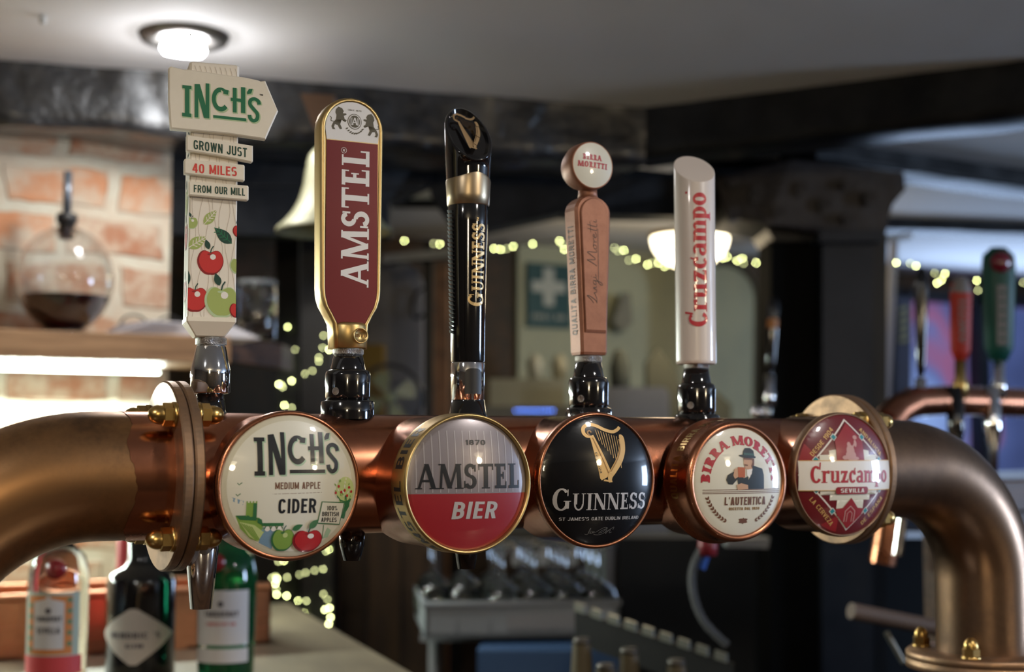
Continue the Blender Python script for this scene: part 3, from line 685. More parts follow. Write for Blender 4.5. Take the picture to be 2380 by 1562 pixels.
# ================================================================== tap handles standing on the pipe
HX = [.273, .378, .483, .588, .693]
class HF:
    """frame of one tap handle: turns photo pixels into its own width/height"""
    def __init__(s, px, pyb, ang, label, Yo=PY):
        a, b_ = ray(px, 960); s.Z = Yo / (CT - a * ST); s.px = px; p = RY(px, 960, Yo)
        s.ang = math.radians(ang); s.k = math.cos(s.ang) - math.sin(s.ang) * a; s.sc = F / s.Z
        s.zr = PZ + PR - .002; s.root = thing('beer_tap', label, 'beer tap', (p.x, Yo, s.zr), s.ang - TH, group='tap handles above the copper pipe')
    def z(s, py): return CZ + s.Z * math.tan(PITCH + math.atan((CY - py) / F)) - s.zr
    def x(s, px, py=960):
        u0 = ray(s.px, 960)[0]; fh = CP - (CY - py) / F * SP; u = (px - CX) / F / fh
        return (u - u0) * s.Z / s.k
    def prof(s, pts): return [(r / s.sc, s.z(py)) for py, r in pts]
    def lathe(s, pts, m, name, cx=0, **kw):
        b = MB(); b.lathe(s.prof(pts), m, kw.pop('seg', 48), M=Matrix.Translation((cx, 0, 0)), **kw); return b.build(name, s.root)
def black_base(h, top, w=1.0, cx=None):
    """knurled collar, cone and barrel under a handle; top = pixel row of the collar's top"""
    T = top; cxx = h.x(cx) if cx else 0
    h.lathe([(T, 0), (T, 34 * w), (T + 2, 36 * w), (T + 12, 36 * w), (T + 14, 33 * w), (T + 14, 0)], knurl, 'knurled_collar', cxx)
    h.lathe([(T + 13, 30 * w), (T + 14, 34 * w), (T + 48, 41 * w)], blackg, 'cone', cxx)
    h.lathe([(T + 48, 40 * w), (T + 50, 46 * w), (T + 54, 51 * w), (T + 62, 53 * w), (T + 96, 52 * w), (T + 100, 52 * w), (T + 112, 52 * w), (T + 118, 50 * w), (T + 119, 40 * w)], blackg, 'barrel', cxx)
    h.lathe([(T + 117, 45 * w), (T + 122, 60 * w), (T + 125, 62 * w), (T + 150, 62 * w), (975, 62 * w)], blackg, 'base_ring', cxx)
    b = MB(); M = Matrix.Translation((cxx - 51 * w / h.sc * .80, -51 * w / h.sc * .62, h.z(T + 100))) @ Matrix.Rotation(math.radians(-52), 4, 'Z') @ Matrix.Rotation(PI / 2, 4, 'X')
    b.lathe([(0, .0005), (.0018, .0005), (.0026, .0012), (.0030, .0004)], knurl, 16, M=M); b.build('set_screw', h.root)

# ---- signpost handle with arrow board
h = HF(488, 960, 18, 'cream signpost tap handle with a green-lettered arrow board and painted apples')
X_, Z_ = h.x, h.z; S = h.sc
x0, x1 = X_(431, 600), X_(545, 600); D0 = .036
h.lathe([(972, 38), (963, 38), (962, 36), (958, 38), (955, 36), (915, 31), (913, 0)], blackg, 'ferrule')
h.lathe([(917, 30), (915, 44), (912, 46), (862, 46), (856, 45), (806, 34), (803, 31), (802, 0)], chrome, 'chrome_sleeve')
h.lathe([(803, 0), (803, 30), (801, 36), (788, 36), (785, 33), (785, 0)], knurl, 'knurled_collar')
xm = (x0 + x1) / 2; hw = (x1 - x0) / 2
def sq(cx, w_, d_, c=.001): return [(cx - w_, -d_ + c), (cx - w_ + c, -d_), (cx + w_ - c, -d_), (cx + w_, -d_ + c), (cx + w_, d_ - c), (cx + w_ - c, d_), (cx - w_ + c, d_), (cx - w_, d_ - c)]
b = MB(); b.loft([sq(xm, 33 / S, 33 / S * .8), sq(xm, 35 / S, D0 / 2 * .62), sq(xm, hw, D0 / 2), sq(xm, hw, D0 / 2)], [Z_(786), Z_(783), Z_(752), Z_(742)], cream); b.build('foot_taper', h.root)
b = MB(); b.loft([sq(xm, hw - .0006, D0 / 2 - .0006)] * 2 + [sq(xm, hw + .0008, D0 / 2)] * 0, [Z_(742), Z_(190)], cream_wood)
# art on the front of the post, pixel coordinates of a 3.123x crop with origin 340,480
def art(px, py): return ((px - 300) / 340, (820 - py) / 340)
face_y = -(D0 / 2 - .0006)
b.fn = lambda u, v, l: Vector((xm - hw + .0006 + u * (2 * hw - .0012), face_y - .00008 * (l + 1), Z_(742) + v * (2 * hw)))
cl = (0, 1)
ap = lambda px, py, r, m, md, lf, lay, hl: apple(b, *art(px, py), r / 340, r * .98 / 340, m, md, lf, lay, clip=cl, hl=hl)
for i in range(7):
    xx = .1 + i * .14; b.polys([clipx(q, 0, 1) for q in ribbon(smooth_pts([(xx + .05 * math.sin(j * 1.7 + i * 2), j * .36) for j in range(13)], 4), .010) if len(clipx(q, 0, 1)) > 2], grain, 0)
ap(318, 172, 44, p_mgreen, p_lgreen, p_dgreen, 1, p_white); ap(455, 440, 93, p_apple, p_appled, p_dgreen, 1, p_white)
ap(350, 702, 92, p_apple, p_appled, None, 1, p_white); ap(536, 715, 118, p_mgreen, p_lgreen, p_dgreen, 4, p_white)
ap(650, 770, 55, p_apple, p_appled, None, 7, p_white); ap(655, 215, 45, p_apple, p_appled, p_dgreen, 1, p_white); ap(650, 460, 58, p_mgreen, p_lgreen, None, 1, p_white)
leafp(b, *art(405, 178), *art(494, 72), .20, p_mgreen, 1, clip=cl, vein=cream_wood)
leafp(b, *art(605, 302), *art(480, 196), .24, p_dgreen, 1, clip=cl, vein=p_green)
leafp(b, *art(298, 345), *art(425, 262), .24, p_mgreen, 1, clip=cl, vein=cream_wood)
leafp(b, *art(300, 600), *art(285, 480), .14, p_dgreen, 3, clip=cl)
# art on the narrow left side
b.fn = lambda u, v, l: Vector((xm - hw + .0006 - .00008 * (l + 1), D0 / 2 - .0006 - u * (D0 - .0012), Z_(742) + v * D0))
for cy, m1, m2 in ((1.5, p_apple, p_appled), (.35, p_apple, p_appled), (2.2, p_mgreen, p_lgreen), (.0, p_mgreen, p_lgreen)): apple(b, .45, cy + .15, .30, .28, m1, m2, p_dgreen, 1, clip=cl, hl=p_white)
for i in range(8):                                                    # worn lettering on the side, too narrow to read
    v = 3.3 + i * .34; b.line([(.5, v), (.8, v + .05 * (i % 3)), (.5, v + .16)], .07, p_dgreen, 2)
b.build('post', h.root)
b = MB(); c0, c1 = X_(436, 180), X_(550, 180)
b.loft([sq((c0 + c1) / 2, (c1 - c0) / 2, D0 / 2 - .001, .0016)] * 2 + [sq((c0 + c1) / 2, (c1 - c0) / 2 - .001, D0 / 2 - .002, .0016)], [Z_(200), Z_(164), Z_(161)], cream_wood)
b.fn = lambda u, v, l: Vector((u, -D0 / 2 + .0008, v))
for i in range(9): b.line(smooth_pts([(c0 + .004 + i * .0036, Z_(195)), (c0 + .005 + i * .0036, Z_(185)), (c0 + .0035 + i * .0036, Z_(170))], 3), .0004, grain)
b.build('post_cap', h.root)
def board(name, corners, depth, draw, rough=0):
    """corners in photo pixels, clockwise from upper left; a slab in front of the post"""
    b = MB(); pts = [(X_(px, py), Z_(py)) for px, py in corners]; yf = -D0 / 2 - depth
    cx = sum(p[0] for p in pts) / len(pts); cz = sum(p[1] for p in pts) / len(pts); e = .0008
    ring = lambda g, y: [(p[0] + (g if p[0] < cx else -g), y, p[1] + (g if p[1] < cz else -g)) for p in pts]
    n = len(pts); vs = ring(0, -D0 / 2 + .001) + ring(0, yf + e) + ring(e, yf)
    b.add(vs, [(k * n + j, k * n + (j + 1) % n, (k + 1) * n + (j + 1) % n, (k + 1) * n + j) for k in range(2) for j in range(n)], cream)
    t = tessellate_polygon([[Vector((v[0], v[2], 0)) for v in vs[:n]]])
    b.add(vs[2 * n:], [tuple(q) for q in t], cream); b.add(vs[:n], [tuple(reversed(q)) for q in t], cream)
    b.fn = lambda u, v, l: Vector((X_(u, v), yf - .00012 * l, Z_(v)))
    draw(b); return b.build(name, h.root)
def U2(px, py): return (340 + px / 3.905, 120 + py / 3.905)           # crop of the board
def dr(b):
    T = lambda x, y: U2(300 + x / 800 * 690 + (y / 395) * 0, 680 + 25 * (x / 800) - y / 395 * 318)
    inchs(b, T, p_green, p_lgreen, 1)
    b.text('TM', *U2(1005, 442), -3.6, 8, p_ink, 1, .04)
board('arrow_board', [(387, 186), (392, 182), (420, 187), (430, 186), (560, 194), (590, 198), (596, 200), (607, 198), (622, 232), (637, 266), (620, 304), (608, 332), (520, 325), (391, 322), (387, 260)], .0065, dr)
dt = lambda s, x, y, hh, ww, m, sl, bd=.02: (lambda b: b.text(s, 0, 0, hh, ww, m, 1, bd, T=lambda a, c: (x + a, y - c + a * sl)))
board('plank', [(427, 335), (430, 333), (579, 348), (579, 360), (579, 384), (576, 386), (500, 376), (427, 369)], .005, dt('GROWN JUST', 504, 370, 21, 122, p_dgreen, .095, .01))
board('plank', [(422, 390), (424, 387), (500, 390), (558, 393), (560, 396), (560, 428), (558, 430), (470, 424), (422, 421)], .005, dt('40 MILES', 491, 419, 21, 101, p_red, .03, .01))
board('plank', [(432, 439), (434, 437), (567, 440), (569, 443), (569, 472), (566, 474), (500, 472), (432, 469)], .005, dt('FROM OUR MILL', 502, 463, 17, 117, p_dgreen, .02, .01))

# ---- paddle handle, red and gold
h = HF(808, 960, 27, 'red paddle tap handle with gold edge and white upright lettering'); X_, Z_ = h.x, h.z; S = h.sc
black_base(h, 811, 1.0)
half = [(812, 42), (775, 43), (755, 45), (735, 56), (715, 68), (695, 74), (675, 76)]
xc = lambda py: X_(808 + (660 - py) * .004, py) if py < 760 else X_(808, py)
def paddle(sh, top, pts, py_end=300, n=14):
    """outline: right side up, round top, left side down"""
    R_ = [(xc(py) + (w_ - sh) / S * .98, Z_(py)) for py, w_ in pts]
    L_ = [(xc(py) - (w_ - sh) / S * .98, Z_(py)) for py, w_ in pts]
    cx = X_(811, 300); rad = (76 - sh) / S * 1.03; cz = Z_(306)
    kz = (Z_(232 + sh) - cz) / rad
    arc = [(cx + rad * math.cos(a), cz + kz * rad * math.sin(a)) for a in [PI * i / n for i in range(n + 1)]]
    return R_ + arc + L_[::-1]
O1 = paddle(0, 232, half)
b = MB(); tk = .0085
def ringpts(sh, y): return [(x, y, z) for x, z in paddle(sh, 232, half)]
n = len(O1); rings = [ringpts(3, tk), ringpts(0, tk - .002), ringpts(0, -tk + .003), ringpts(2, -tk + .0008), ringpts(5, -tk), ringpts(9, -tk), ringpts(11, -tk + .0012)]
vs = [p for r in rings for p in r]
b.add(vs, [(k * n + j, (k + 1) * n + j, (k + 1) * n + (j + 1) % n, k * n + (j + 1) % n) for k in range(len(rings) - 1) for j in range(n)], gold, True)
t = tessellate_polygon([[Vector((p[0], p[2], 0)) for p in rings[0]]]); b.add(rings[0], [tuple(reversed(q)) for q in t], gold)
b.add(rings[-1], [tuple(q) for q in t], gold)
# socket at the foot
b.lathe([(0, Z_(811)), (40 / S, Z_(811)), (43 / S, Z_(808)), (43 / S, Z_(760)), (41 / S, Z_(754)), (36 / S, Z_(751)), (0, Z_(750))], gold, 40)
M = Matrix.Translation((X_(822, 783), -42 / S, Z_(783))) @ Matrix.Rotation(PI / 2, 4, 'X')
b.lathe([(0, .0012), (15 / S, .0012), (15.5 / S, .0018), (18 / S, .0018), (19 / S, -.002)], gold, 32, M=M)
b.fn = lambda u, v, l: Vector((u, -42 / S - .0014 - .0001 * l, v)); b.text('1870', X_(822, 783), Z_(787), 9 / S, 28 / S, gold_dark, 0, .02)
b.build('paddle', h.root)
b = MB(); pts = [p for p in paddle(11, 232, [q for q in half if q[0] < 760])]
xb, zb_ = X_(808, 752), Z_(752)
yq = -tk + .0006; b.fn = lambda u, v, l: Vector((u, yq - .0001 * l, v))
cut = Z_(334); slope = 0
low = [p for p in pts if p[1] <= cut]; hi = [p for p in pts if p[1] > cut]
xr_, xl_ = max(p[0] for p in low), min(p[0] for p in low)
nR = len([q for q in half if q[0] < 760])
b.poly(pts[:nR] + [(xr_, cut)] + [(xl_, cut)] + pts[-nR:], h_red, 0)
b.poly([(xr_, cut)] + hi + [(xl_, cut)], h_white, 0)
b.line([(xl_, cut), (xr_, cut)], .0006, gold_paint, 1)
ws, tw = word('AMSTEL', t=.21, n=.10, sf=.06, gap=.04)
LZ0, LZ1 = Z_(668), Z_(352); xb0, hh = X_(849, 500), (X_(849, 500) - X_(785, 500))
b.fn = lambda u, v, l: Vector((u, yq - .00013 * l, v))
for _, _, ps in ws: b.polys(ps, h_white, 1.2, lambda x, y: (xb0 - y * hh, LZ0 + x / tw * (LZ1 - LZ0)))
b.text('R', X_(791, 357), Z_(359), 6 / S, 5 / S, h_white, 2, .0); b.line([(X_(791, 355) + 6.5 / S * math.cos(a), Z_(356) + 6.5 / S * math.sin(a)) for a in [2 * PI * i / 16 for i in range(17)]], .0003, h_white, 2)
# crest: two lions holding a round shield
U3 = lambda px, py: (X_(340 + px / 3.905, 120 + py / 3.905), Z_(120 + py / 3.905))
c0 = U3(1857, 655)
b.ell(*c0, 17.5 / S, 18.5 / S, p_lion, 1, 30); b.ell(*c0, 15.8 / S, 16.8 / S, h_white, 2, 30); b.ell(*c0, 13.5 / S, 14.5 / S, p_lion, 3, 30)
for dx in (-10, -7, 7, 10): b.line([(c0[0] + dx / S, c0[1] - 9 / S), (c0[0] + dx / S, c0[1] + 9 / S)], .0004, h_white, 4)
put_word(b, 'A', c0[0], c0[1] - 8 / S, 17 / S, 16 / S, h_white, 5, t=.2, n=.1, sf=.08)
lion = [(1690, 560), (1712, 535), (1745, 545), (1760, 570), (1752, 590), (1780, 588), (1785, 600), (1760, 612), (1768, 640), (1785, 650), (1775, 668), (1740, 650), (1728, 690), (1745, 730), (1725, 735), (1705, 700), (1680, 695), (1672, 720), (1685, 740), (1660, 742), (1650, 715), (1665, 680), (1690, 650), (1695, 610), (1685, 590)]
tail = [(1672, 670), (1645, 665), (1650, 640), (1635, 628)]
def mir(p): return (3722 - p[0] + (p[1] - 640) * .0, p[1] + 34)
b.poly([U3(*p) for p in lion], p_lion, 1); b.line(smooth_pts([U3(*p) for p in tail], 4), .0005, p_lion, 1)
b.poly([U3(*mir(p)) for p in lion], p_lion, 1); b.line(smooth_pts([U3(*mir(p)) for p in tail], 4), .0005, p_lion, 1)
for i in range(9):
    a = math.radians(225 + i * 11.5); p = (c0[0] + 27 / S * math.cos(a), c0[1] + 8 / S + 36 / S * math.sin(a)); leafp(b, p[0] - 3 / S, p[1] - 2 / S, p[0] + 4 / S, p[1] + 2 / S, 3.4 / S, p_lion, 1)
b.text('SINCE 1870', *U3(1857, 560), 3.4 / S, 34 / S, p_lion, 1, .0)
b.build('paddle_face', h.root)

# ---- black column handle with harp
h = HF(1087, 960, 30, 'tall black column tap handle with a bronze band and gold harp'); X_, Z_ = h.x, h.z; S = h.sc
h.lathe([(975, 46), (966, 46), (962, 43), (930, 39), (927, 0)], blackg, 'base_cone')
o = h.lathe([(930, 38), (929, 39.5), (845, 39.5), (842, 38), (841, 0)], chrome, 'chrome_sleeve')
b = MB(); th = .45
def cyl(u, r, z, t0=0): return Vector((r * math.sin(u + t0), -r * math.cos(u + t0), z))
b.fn = lambda u, v, l: cyl(u, 39.9 / S, Z_(v), .12)
b.maxlen = 40
q = [(-.55, 918), (.55, 918)] + [(.55 * math.cos(a), 875 - 17 * math.sin(a)) for a in [PI * i / 10 for i in range(11)]]
N = 12
vs = []; fs = []
for i in range(N + 1):
    u = -.55 + 1.1 * i / N; tz = 872 - 14 * math.sqrt(max(0, 1 - (u / .55) ** 4)); vs += [cyl(u, 39.9 / S, Z_(917), -.13), cyl(u, 39.9 / S, Z_(tz), -.13)]
b.add(vs, [(2 * i, 2 * i + 2, 2 * i + 3, 2 * i + 1) for i in range(N)], blackr, True); b.build('recess_plate', h.root)
rubber = mat('grip_rubber', (.012, .012, .013), .7, spec=.2)
b = MB(); pr = [(842, 38.5), (838, 39.5), (700, 41), (600, 43.5), (520, 46), (482, 47.5), (478, 46)]
b.lathe(h.prof(pr), blackg, 64)
for i in range(30):                                                  # ribbed grip strip on the left
    y0 = 488 + i * 9.6; r = (47.3 - 7 * (y0 - 482) / 340) / S
    b.fn = lambda u, v, l: cyl(u, r + .0004 + .0003 * l, v, 0)
    vs = [cyl(-2.15 + j * .13, r + .0009, Z_(y0 + j * .9), 0) for j in range(7)] + [cyl(-2.15 + j * .13, r + .0001, Z_(y0 + 7 + j * .9), 0) for j in range(7)]
    b.add(vs, [(7 + j, 8 + j, 1 + j, j) for j in range(6)], rubber, False)
for a in (-.72, .55):                                                 # long facets catching light
    vs = [cyl(a - .03, (41.5 + 5.2 * t) / S, Z_(810 - 310 * t)) for t in (0, 1)] + [cyl(a + .03, (41.5 + 5.2 * t) / S, Z_(810 - 310 * t)) for t in (0, 1)]
    b.add(vs, [(0, 2, 3, 1)], blackg, True)
ws, tw = word('GUINNESS', t=.2, n=.1, sf=.05, gap=.03, small=.8)
b.fn = lambda u, v, l: cyl(u, (40.9 + (720 - v) * .0285) / S + .0003 + .0001 * l, Z_(v), 0); b.maxlen = .25; b.sy = 1 / 45
a_base = .46; a_h = .95
for dx, dy, m_, l_ in ((.03, .6, gold_dark, 0), (0, 0, gold_paint, 1)):
    for _, _, ps in ws: b.polys([[q for q in p] for p in ps], m_, l_, lambda x, y: (a_base - y * a_h + dx, 716 - x / tw * 192 + dy))
b.text('TM', 0, 0, .10, 9, gold_paint, 1, 0, T=lambda x, y: (.05 - y, 516 - x))
b.build('shaft', h.root)
def loft_cyl(b, rows, m, seg=56, cxs=None):
    """rows: (fn angle->py, radius px)"""
    vs = []
    for fz, r in rows:
        for j in range(seg):
            a = 2 * PI * j / seg; vs.append(cyl(a, r / S, Z_(fz(a))))
    b.add(vs, [(i * seg + j, (i + 1) * seg + j, (i + 1) * seg + (j + 1) % seg, i * seg + (j + 1) % seg)[::-1] for i in range(len(rows) - 1) for j in range(seg)], m, True)
    return vs
b = MB(); wave = lambda y, k: (lambda a: y - k * math.exp(-((a if a < PI else a - 2 * PI) + .05) ** 2 / .45))
loft_cyl(b, [(lambda a: 480, 47), (lambda a: 478, 49.5), (lambda a: 455, 51), (wave(424, 10), 53), (wave(420, 12), 52)], bronze_s)
b.fn = lambda u, v, l: cyl(u, 52.4 / S + .0002, Z_(v), 0)
script(b, lambda x, y: (-.62 + x / 310 * 1.15, 458 - y / 100 * 22), p_ink, 0, 'sign', .035)
b.build('band', h.root)
b = MB(); N = 18
# leaning head: bottom ring at the band, top cut by a slanted oval facing the drinker
PHI = -.12
cutz = lambda a: 308 + 68 * math.cos(a - PHI)
loft_cyl(b, [(wave(424, 12), 51.5), (wave(400, 8), 52.5), (lambda a: 370, 54.5), (lambda a: cutz(a) + 10, 56), (lambda a: cutz(a) + 3, 55.5), (lambda a: cutz(a), 53), (lambda a: cutz(a) + 2, 48)], blackg)
vs = [cyl(2 * PI * j / 56, 48 / S, Z_(cutz(2 * PI * j / 56) + 2)) for j in range(56)]
cen = sum(vs, Vector()) / 56; dn = Vector((0, 0, 0))
for j in range(56): dn += (vs[j] - cen).cross(vs[(j + 1) % 56] - cen)
dn.normalize()
if dn.y > 0: dn = -dn
v2 = [cen + (p - cen) * .9 - dn * .003 for p in vs]
b.add(vs + v2, [(j, (j + 1) % 56, 56 + (j + 1) % 56, 56 + j) for j in range(56)], blackg, True); b.add(v2, [tuple(range(56))], blackg)
b.build('head', h.root)
b = MB(); ax = Vector((math.cos(PHI), math.sin(PHI), 0)); ax = (ax - dn * ax.dot(dn)).normalized(); ay = dn.cross(ax) * -1
if ay.z < 0: ay = -ay
b.fn = lambda u, v, l: cen + ax * u + ay * v + dn * (.001 + .0006 * l)
hs = 92 / S / 575
T_ = lambda x, y: ((x - 205) * hs * .9, (y - 290) * hs * 1.28)
harp(b, T_, harp_g, gold_dark, 0, flat=False); b.build('harp_emblem', h.root)

# ---- copper handle with round button
h = HF(1368, 960, 27, 'copper coloured tap handle with a round cream button on top'); X_, Z_ = h.x, h.z; S = h.sc
black_base(h, 828, .88)
kk = h.k
def hull(rows, m, b, dep):
    """rows: (py, left px, right px of the FRONT face); slab of given half depth with rounded front edges"""
    R_ = []; c = .0022
    for py, l, r, d in rows:
        a0, a1 = X_(l, py), X_(r, py); R_.append([(a0, -d + c), (a0 + c, -d), (a1 - c, -d), (a1, -d + c), (a1, d - c), (a1 - c, d), (a0 + c, d), (a0, d - c)])
    b.loft(R_, [Z_(r[0]) for r in rows], m)
off = 9
b = MB(); rows = [(826, 1339, 1398, .009), (820, 1338, 1399, .0102), (780, 1337, 1399, .0102), (700, 1333, 1401, .0102), (600, 1329, 1404, .0102), (520, 1325, 1406, .0102)]
rows += [(496 - 38 * math.sin(a), 1365 - 41 * math.cos(a), 1365 + 41 * math.cos(a), .0102 - .003 * (1 - math.cos(a))) for a in [PI / 2 * i / 7 for i in range(8)][:-1]] + [(457, 1350, 1380, .006)]
hull(rows, h_copper, b, .014)
b.build('body', h.root)
b = MB()
ptsP = [(1345, 775), (1393, 775), (1394, 620), (1394, 500)] + [(1364 + 30 * math.cos(a), 500 - 34 * math.sin(a)) for a in [PI * i / 12 for i in range(13)]] + [(1334, 500), (1339, 620)]
def slab(b, pts, y0, y1, m, e=.0009):
    P0 = [(X_(px, py), Z_(py)) for px, py in pts]; cx = sum(p[0] for p in P0) / len(P0); cz = sum(p[1] for p in P0) / len(P0); n = len(P0)
    R_ = lambda g, y: [(cx + (p[0] - cx) * (1 - g), y, cz + (p[1] - cz) * (1 - g * .4)) for p in P0]
    vs = R_(0, y0) + R_(0, y1 + e) + R_(.06, y1)
    b.add(vs, [(k * n + j, k * n + (j + 1) % n, (k + 1) * n + (j + 1) % n, (k + 1) * n + j) for k in range(2) for j in range(n)], m)
    t = tessellate_polygon([[Vector((v[0], v[2], 0)) for v in vs[:n]]]); b.add(vs[2 * n:], [tuple(q) for q in t], m)
slab(b, ptsP, -.0095, -.0122, h_copper)
yq = -.0124; b.fn = lambda u, v, l: Vector((X_(u, v), yq - .0001 * l, Z_(v)))
script(b, lambda x, y: (1372 - y * .26, 708 - x * .49), p_ink, 0, 'sig', 3.2)
b.fn = lambda u, v, l: Vector((u, yq - .0001, v)); b.build('signature_plate', h.root)
b = MB(); lx = lambda v: X_(1325 + (v - 520) * .046, v) - .0003
b.fn = lambda u, v, l: Vector((lx(v), -u, Z_(v)))
b.text("QUALITA BIRRA MORETTI", 0, 0, .008, 250, mat('engraving', (.13, .05, .03), .5), 0, .0, T=lambda x, y: (-y + .004, 655 - x)) 
b.build('side_lettering', h.root)
b = MB(); b.lathe([(0, Z_(462)), (24 / S, Z_(462)), (22 / S, Z_(450)), (22 / S, Z_(440)), (0, Z_(438))], h_copper, 32); b.build('neck', h.root)
b = MB(); zc = Z_(391); Rb = 57 / S; xc_ = X_(1359, 391)
M = Matrix.Translation((xc_, 0, zc)) @ Matrix.Rotation(PI / 2, 4, 'X')
b.lathe([(0, -.017), (Rb * .55, -.016), (Rb * .85, -.010), (Rb, -.001), (Rb * 1.0, .008), (Rb * .975, .0125), (Rb * .93, .0138), (Rb * .91, .0130), (0, .013)], h_copper, 64, M=M); b.build('button_case', h.root)
b = MB(maxlen=.2); Rf = Rb * .92
b.fn = lambda u, v, l: Vector((xc_ + u * Rf, -.0134 - .0022 * (1 - u * u - v * v) - .0001 * l, zc + v * Rf))
b.ell(0, 0, 1, 1, d_cream, 0, 48)
put_word(b, 'BIRRA', -.08, .20, .26, .95, d_mor, 1, t=.30, n=.19, sf=.16, rot=-.04); put_word(b, 'MORETTI', -.05, -.14, .26, 1.5, d_mor, 1, t=.30, n=.19, sf=.16, rot=-.04)
b.build('button_face', h.root)

# ---- white round column cut on the slant
h = HF(1619, 960, 27, 'white round-column tap handle with a slanted top and crimson lettering'); X_, Z_ = h.x, h.z; S = h.sc
black_base(h, 843, .84)
b = MB(); Rc = 47 / S; seg = 72; cutf = lambda a: 392 + 38 * math.cos(a + .3)
def rowc(f, r): return [cyl(2 * PI * j / seg, r / S, Z_(f(2 * PI * j / seg))) for j in range(seg)]
rows = [rowc(lambda a: 847, 44), rowc(lambda a: 845, 46.8), rowc(lambda a: 838, 47), rowc(lambda a: 600, 47), rowc(lambda a: cutf(a) + 3, 48), rowc(lambda a: cutf(a) + .5, 47.6), rowc(cutf, 46.5)]
n = seg; vs = [p for r in rows for p in r]
b.add(vs, [(i * n + j, i * n + (j + 1) % n, (i + 1) * n + (j + 1) % n, (i + 1) * n + j) for i in range(len(rows) - 1) for j in range(n)], h_pearl, True)
b.add(rows[-1], [tuple(range(n))], h_pearl); b.add(rows[0], [tuple(reversed(range(n)))], h_pearl)
b.fn = lambda u, v, l: cyl(u, 47.6 / S + .0002 + .0001 * l, Z_(v), 0); b.maxlen = .25; b.sy = 1 / 47
ws, tw = word('Cruzcampo', t=.2, n=.09, sf=.05, gap=.0)
for _, _, ps in ws: b.polys(ps, h_cruz, 0, lambda x, y: (-.02 - y * .98, 764 - x / tw * 310))
b.ell(-1.0, 455, .06, 3, h_cruz, 0, 12)
b.build('column', h.root)
# ================================================================== room materials
ceil_m = mat('ceiling_paint', (.74, .73, .73), .8, bump=.25, bscale=6)
beam_m = mat('tarred_beam', (.005, .0055, .007), .28, noise_col=(.045, .048, .054), nscale=12, nlo=.4, nhi=.7, bump=1.0, bscale=34, coat=.9, coatr=.26, spec=.4)  # paler grey blotches in the colour paint in part of the silvery sheen
beam_s = mat('black_board', (.005, .0055, .007), .5, noise_col=(.014, .015, .017), nscale=10, bump=.3, bscale=14, spec=.25)
oak_d = mat('dark_oak', (.022, .016, .014), .5, noise_col=(.045, .036, .032), nscale=9, nlo=.4, nhi=.7, bump=.5, bscale=20)
post_m = mat('blue_black_paint', (.009, .012, .018), .5, noise_col=(.016, .019, .026), nscale=5)
wall_dk = mat('dark_wall', (.05, .042, .03), .8, noise_col=(.10, .06, .035), nscale=5, nlo=.45, nhi=.6)
wall_cr = mat('cream_wall', (.50, .50, .33), .8, noise_col=(.42, .43, .30), nscale=3)
wall_bl = mat('pale_wall', (.42, .43, .48), .7)
floor_m = mat('floor_dark', (.03, .026, .022), .5)
wood_sh = mat('shelf_wood', (.42, .25, .13), .5, noise_col=(.25, .14, .07), nscale=6, nlo=.4, nhi=.65, stretch=(1, 6, 14))
wood_dk = mat('brown_wood', (.11, .055, .03), .5, noise_col=(.06, .03, .018), nscale=6, stretch=(1, 6, 14))
wood_ct = mat('worktop_wood', (.20, .16, .105), .5, noise_col=(.11, .085, .06), nscale=5, stretch=(2, .6, 2), nlo=.35, nhi=.7)
cab_m = mat('cabinet_wood', (.065, .036, .016), .5, noise_col=(.035, .02, .01), nscale=5, stretch=(6, 6, .8))
glass = mat('glass', (.95, .97, .98), .02, trans=1, ior=1.45)
glass_g = mat('green_glass', (.01, .20, .07), .04, trans=.8, ior=1.5)
grey_pl = mat('grey_plastic', (.25, .25, .26), .5)
white_pl = mat('white_plastic', (.55, .55, .53), .5)
blue_pl = mat('blue_plastic', (.03, .07, .16), .5)
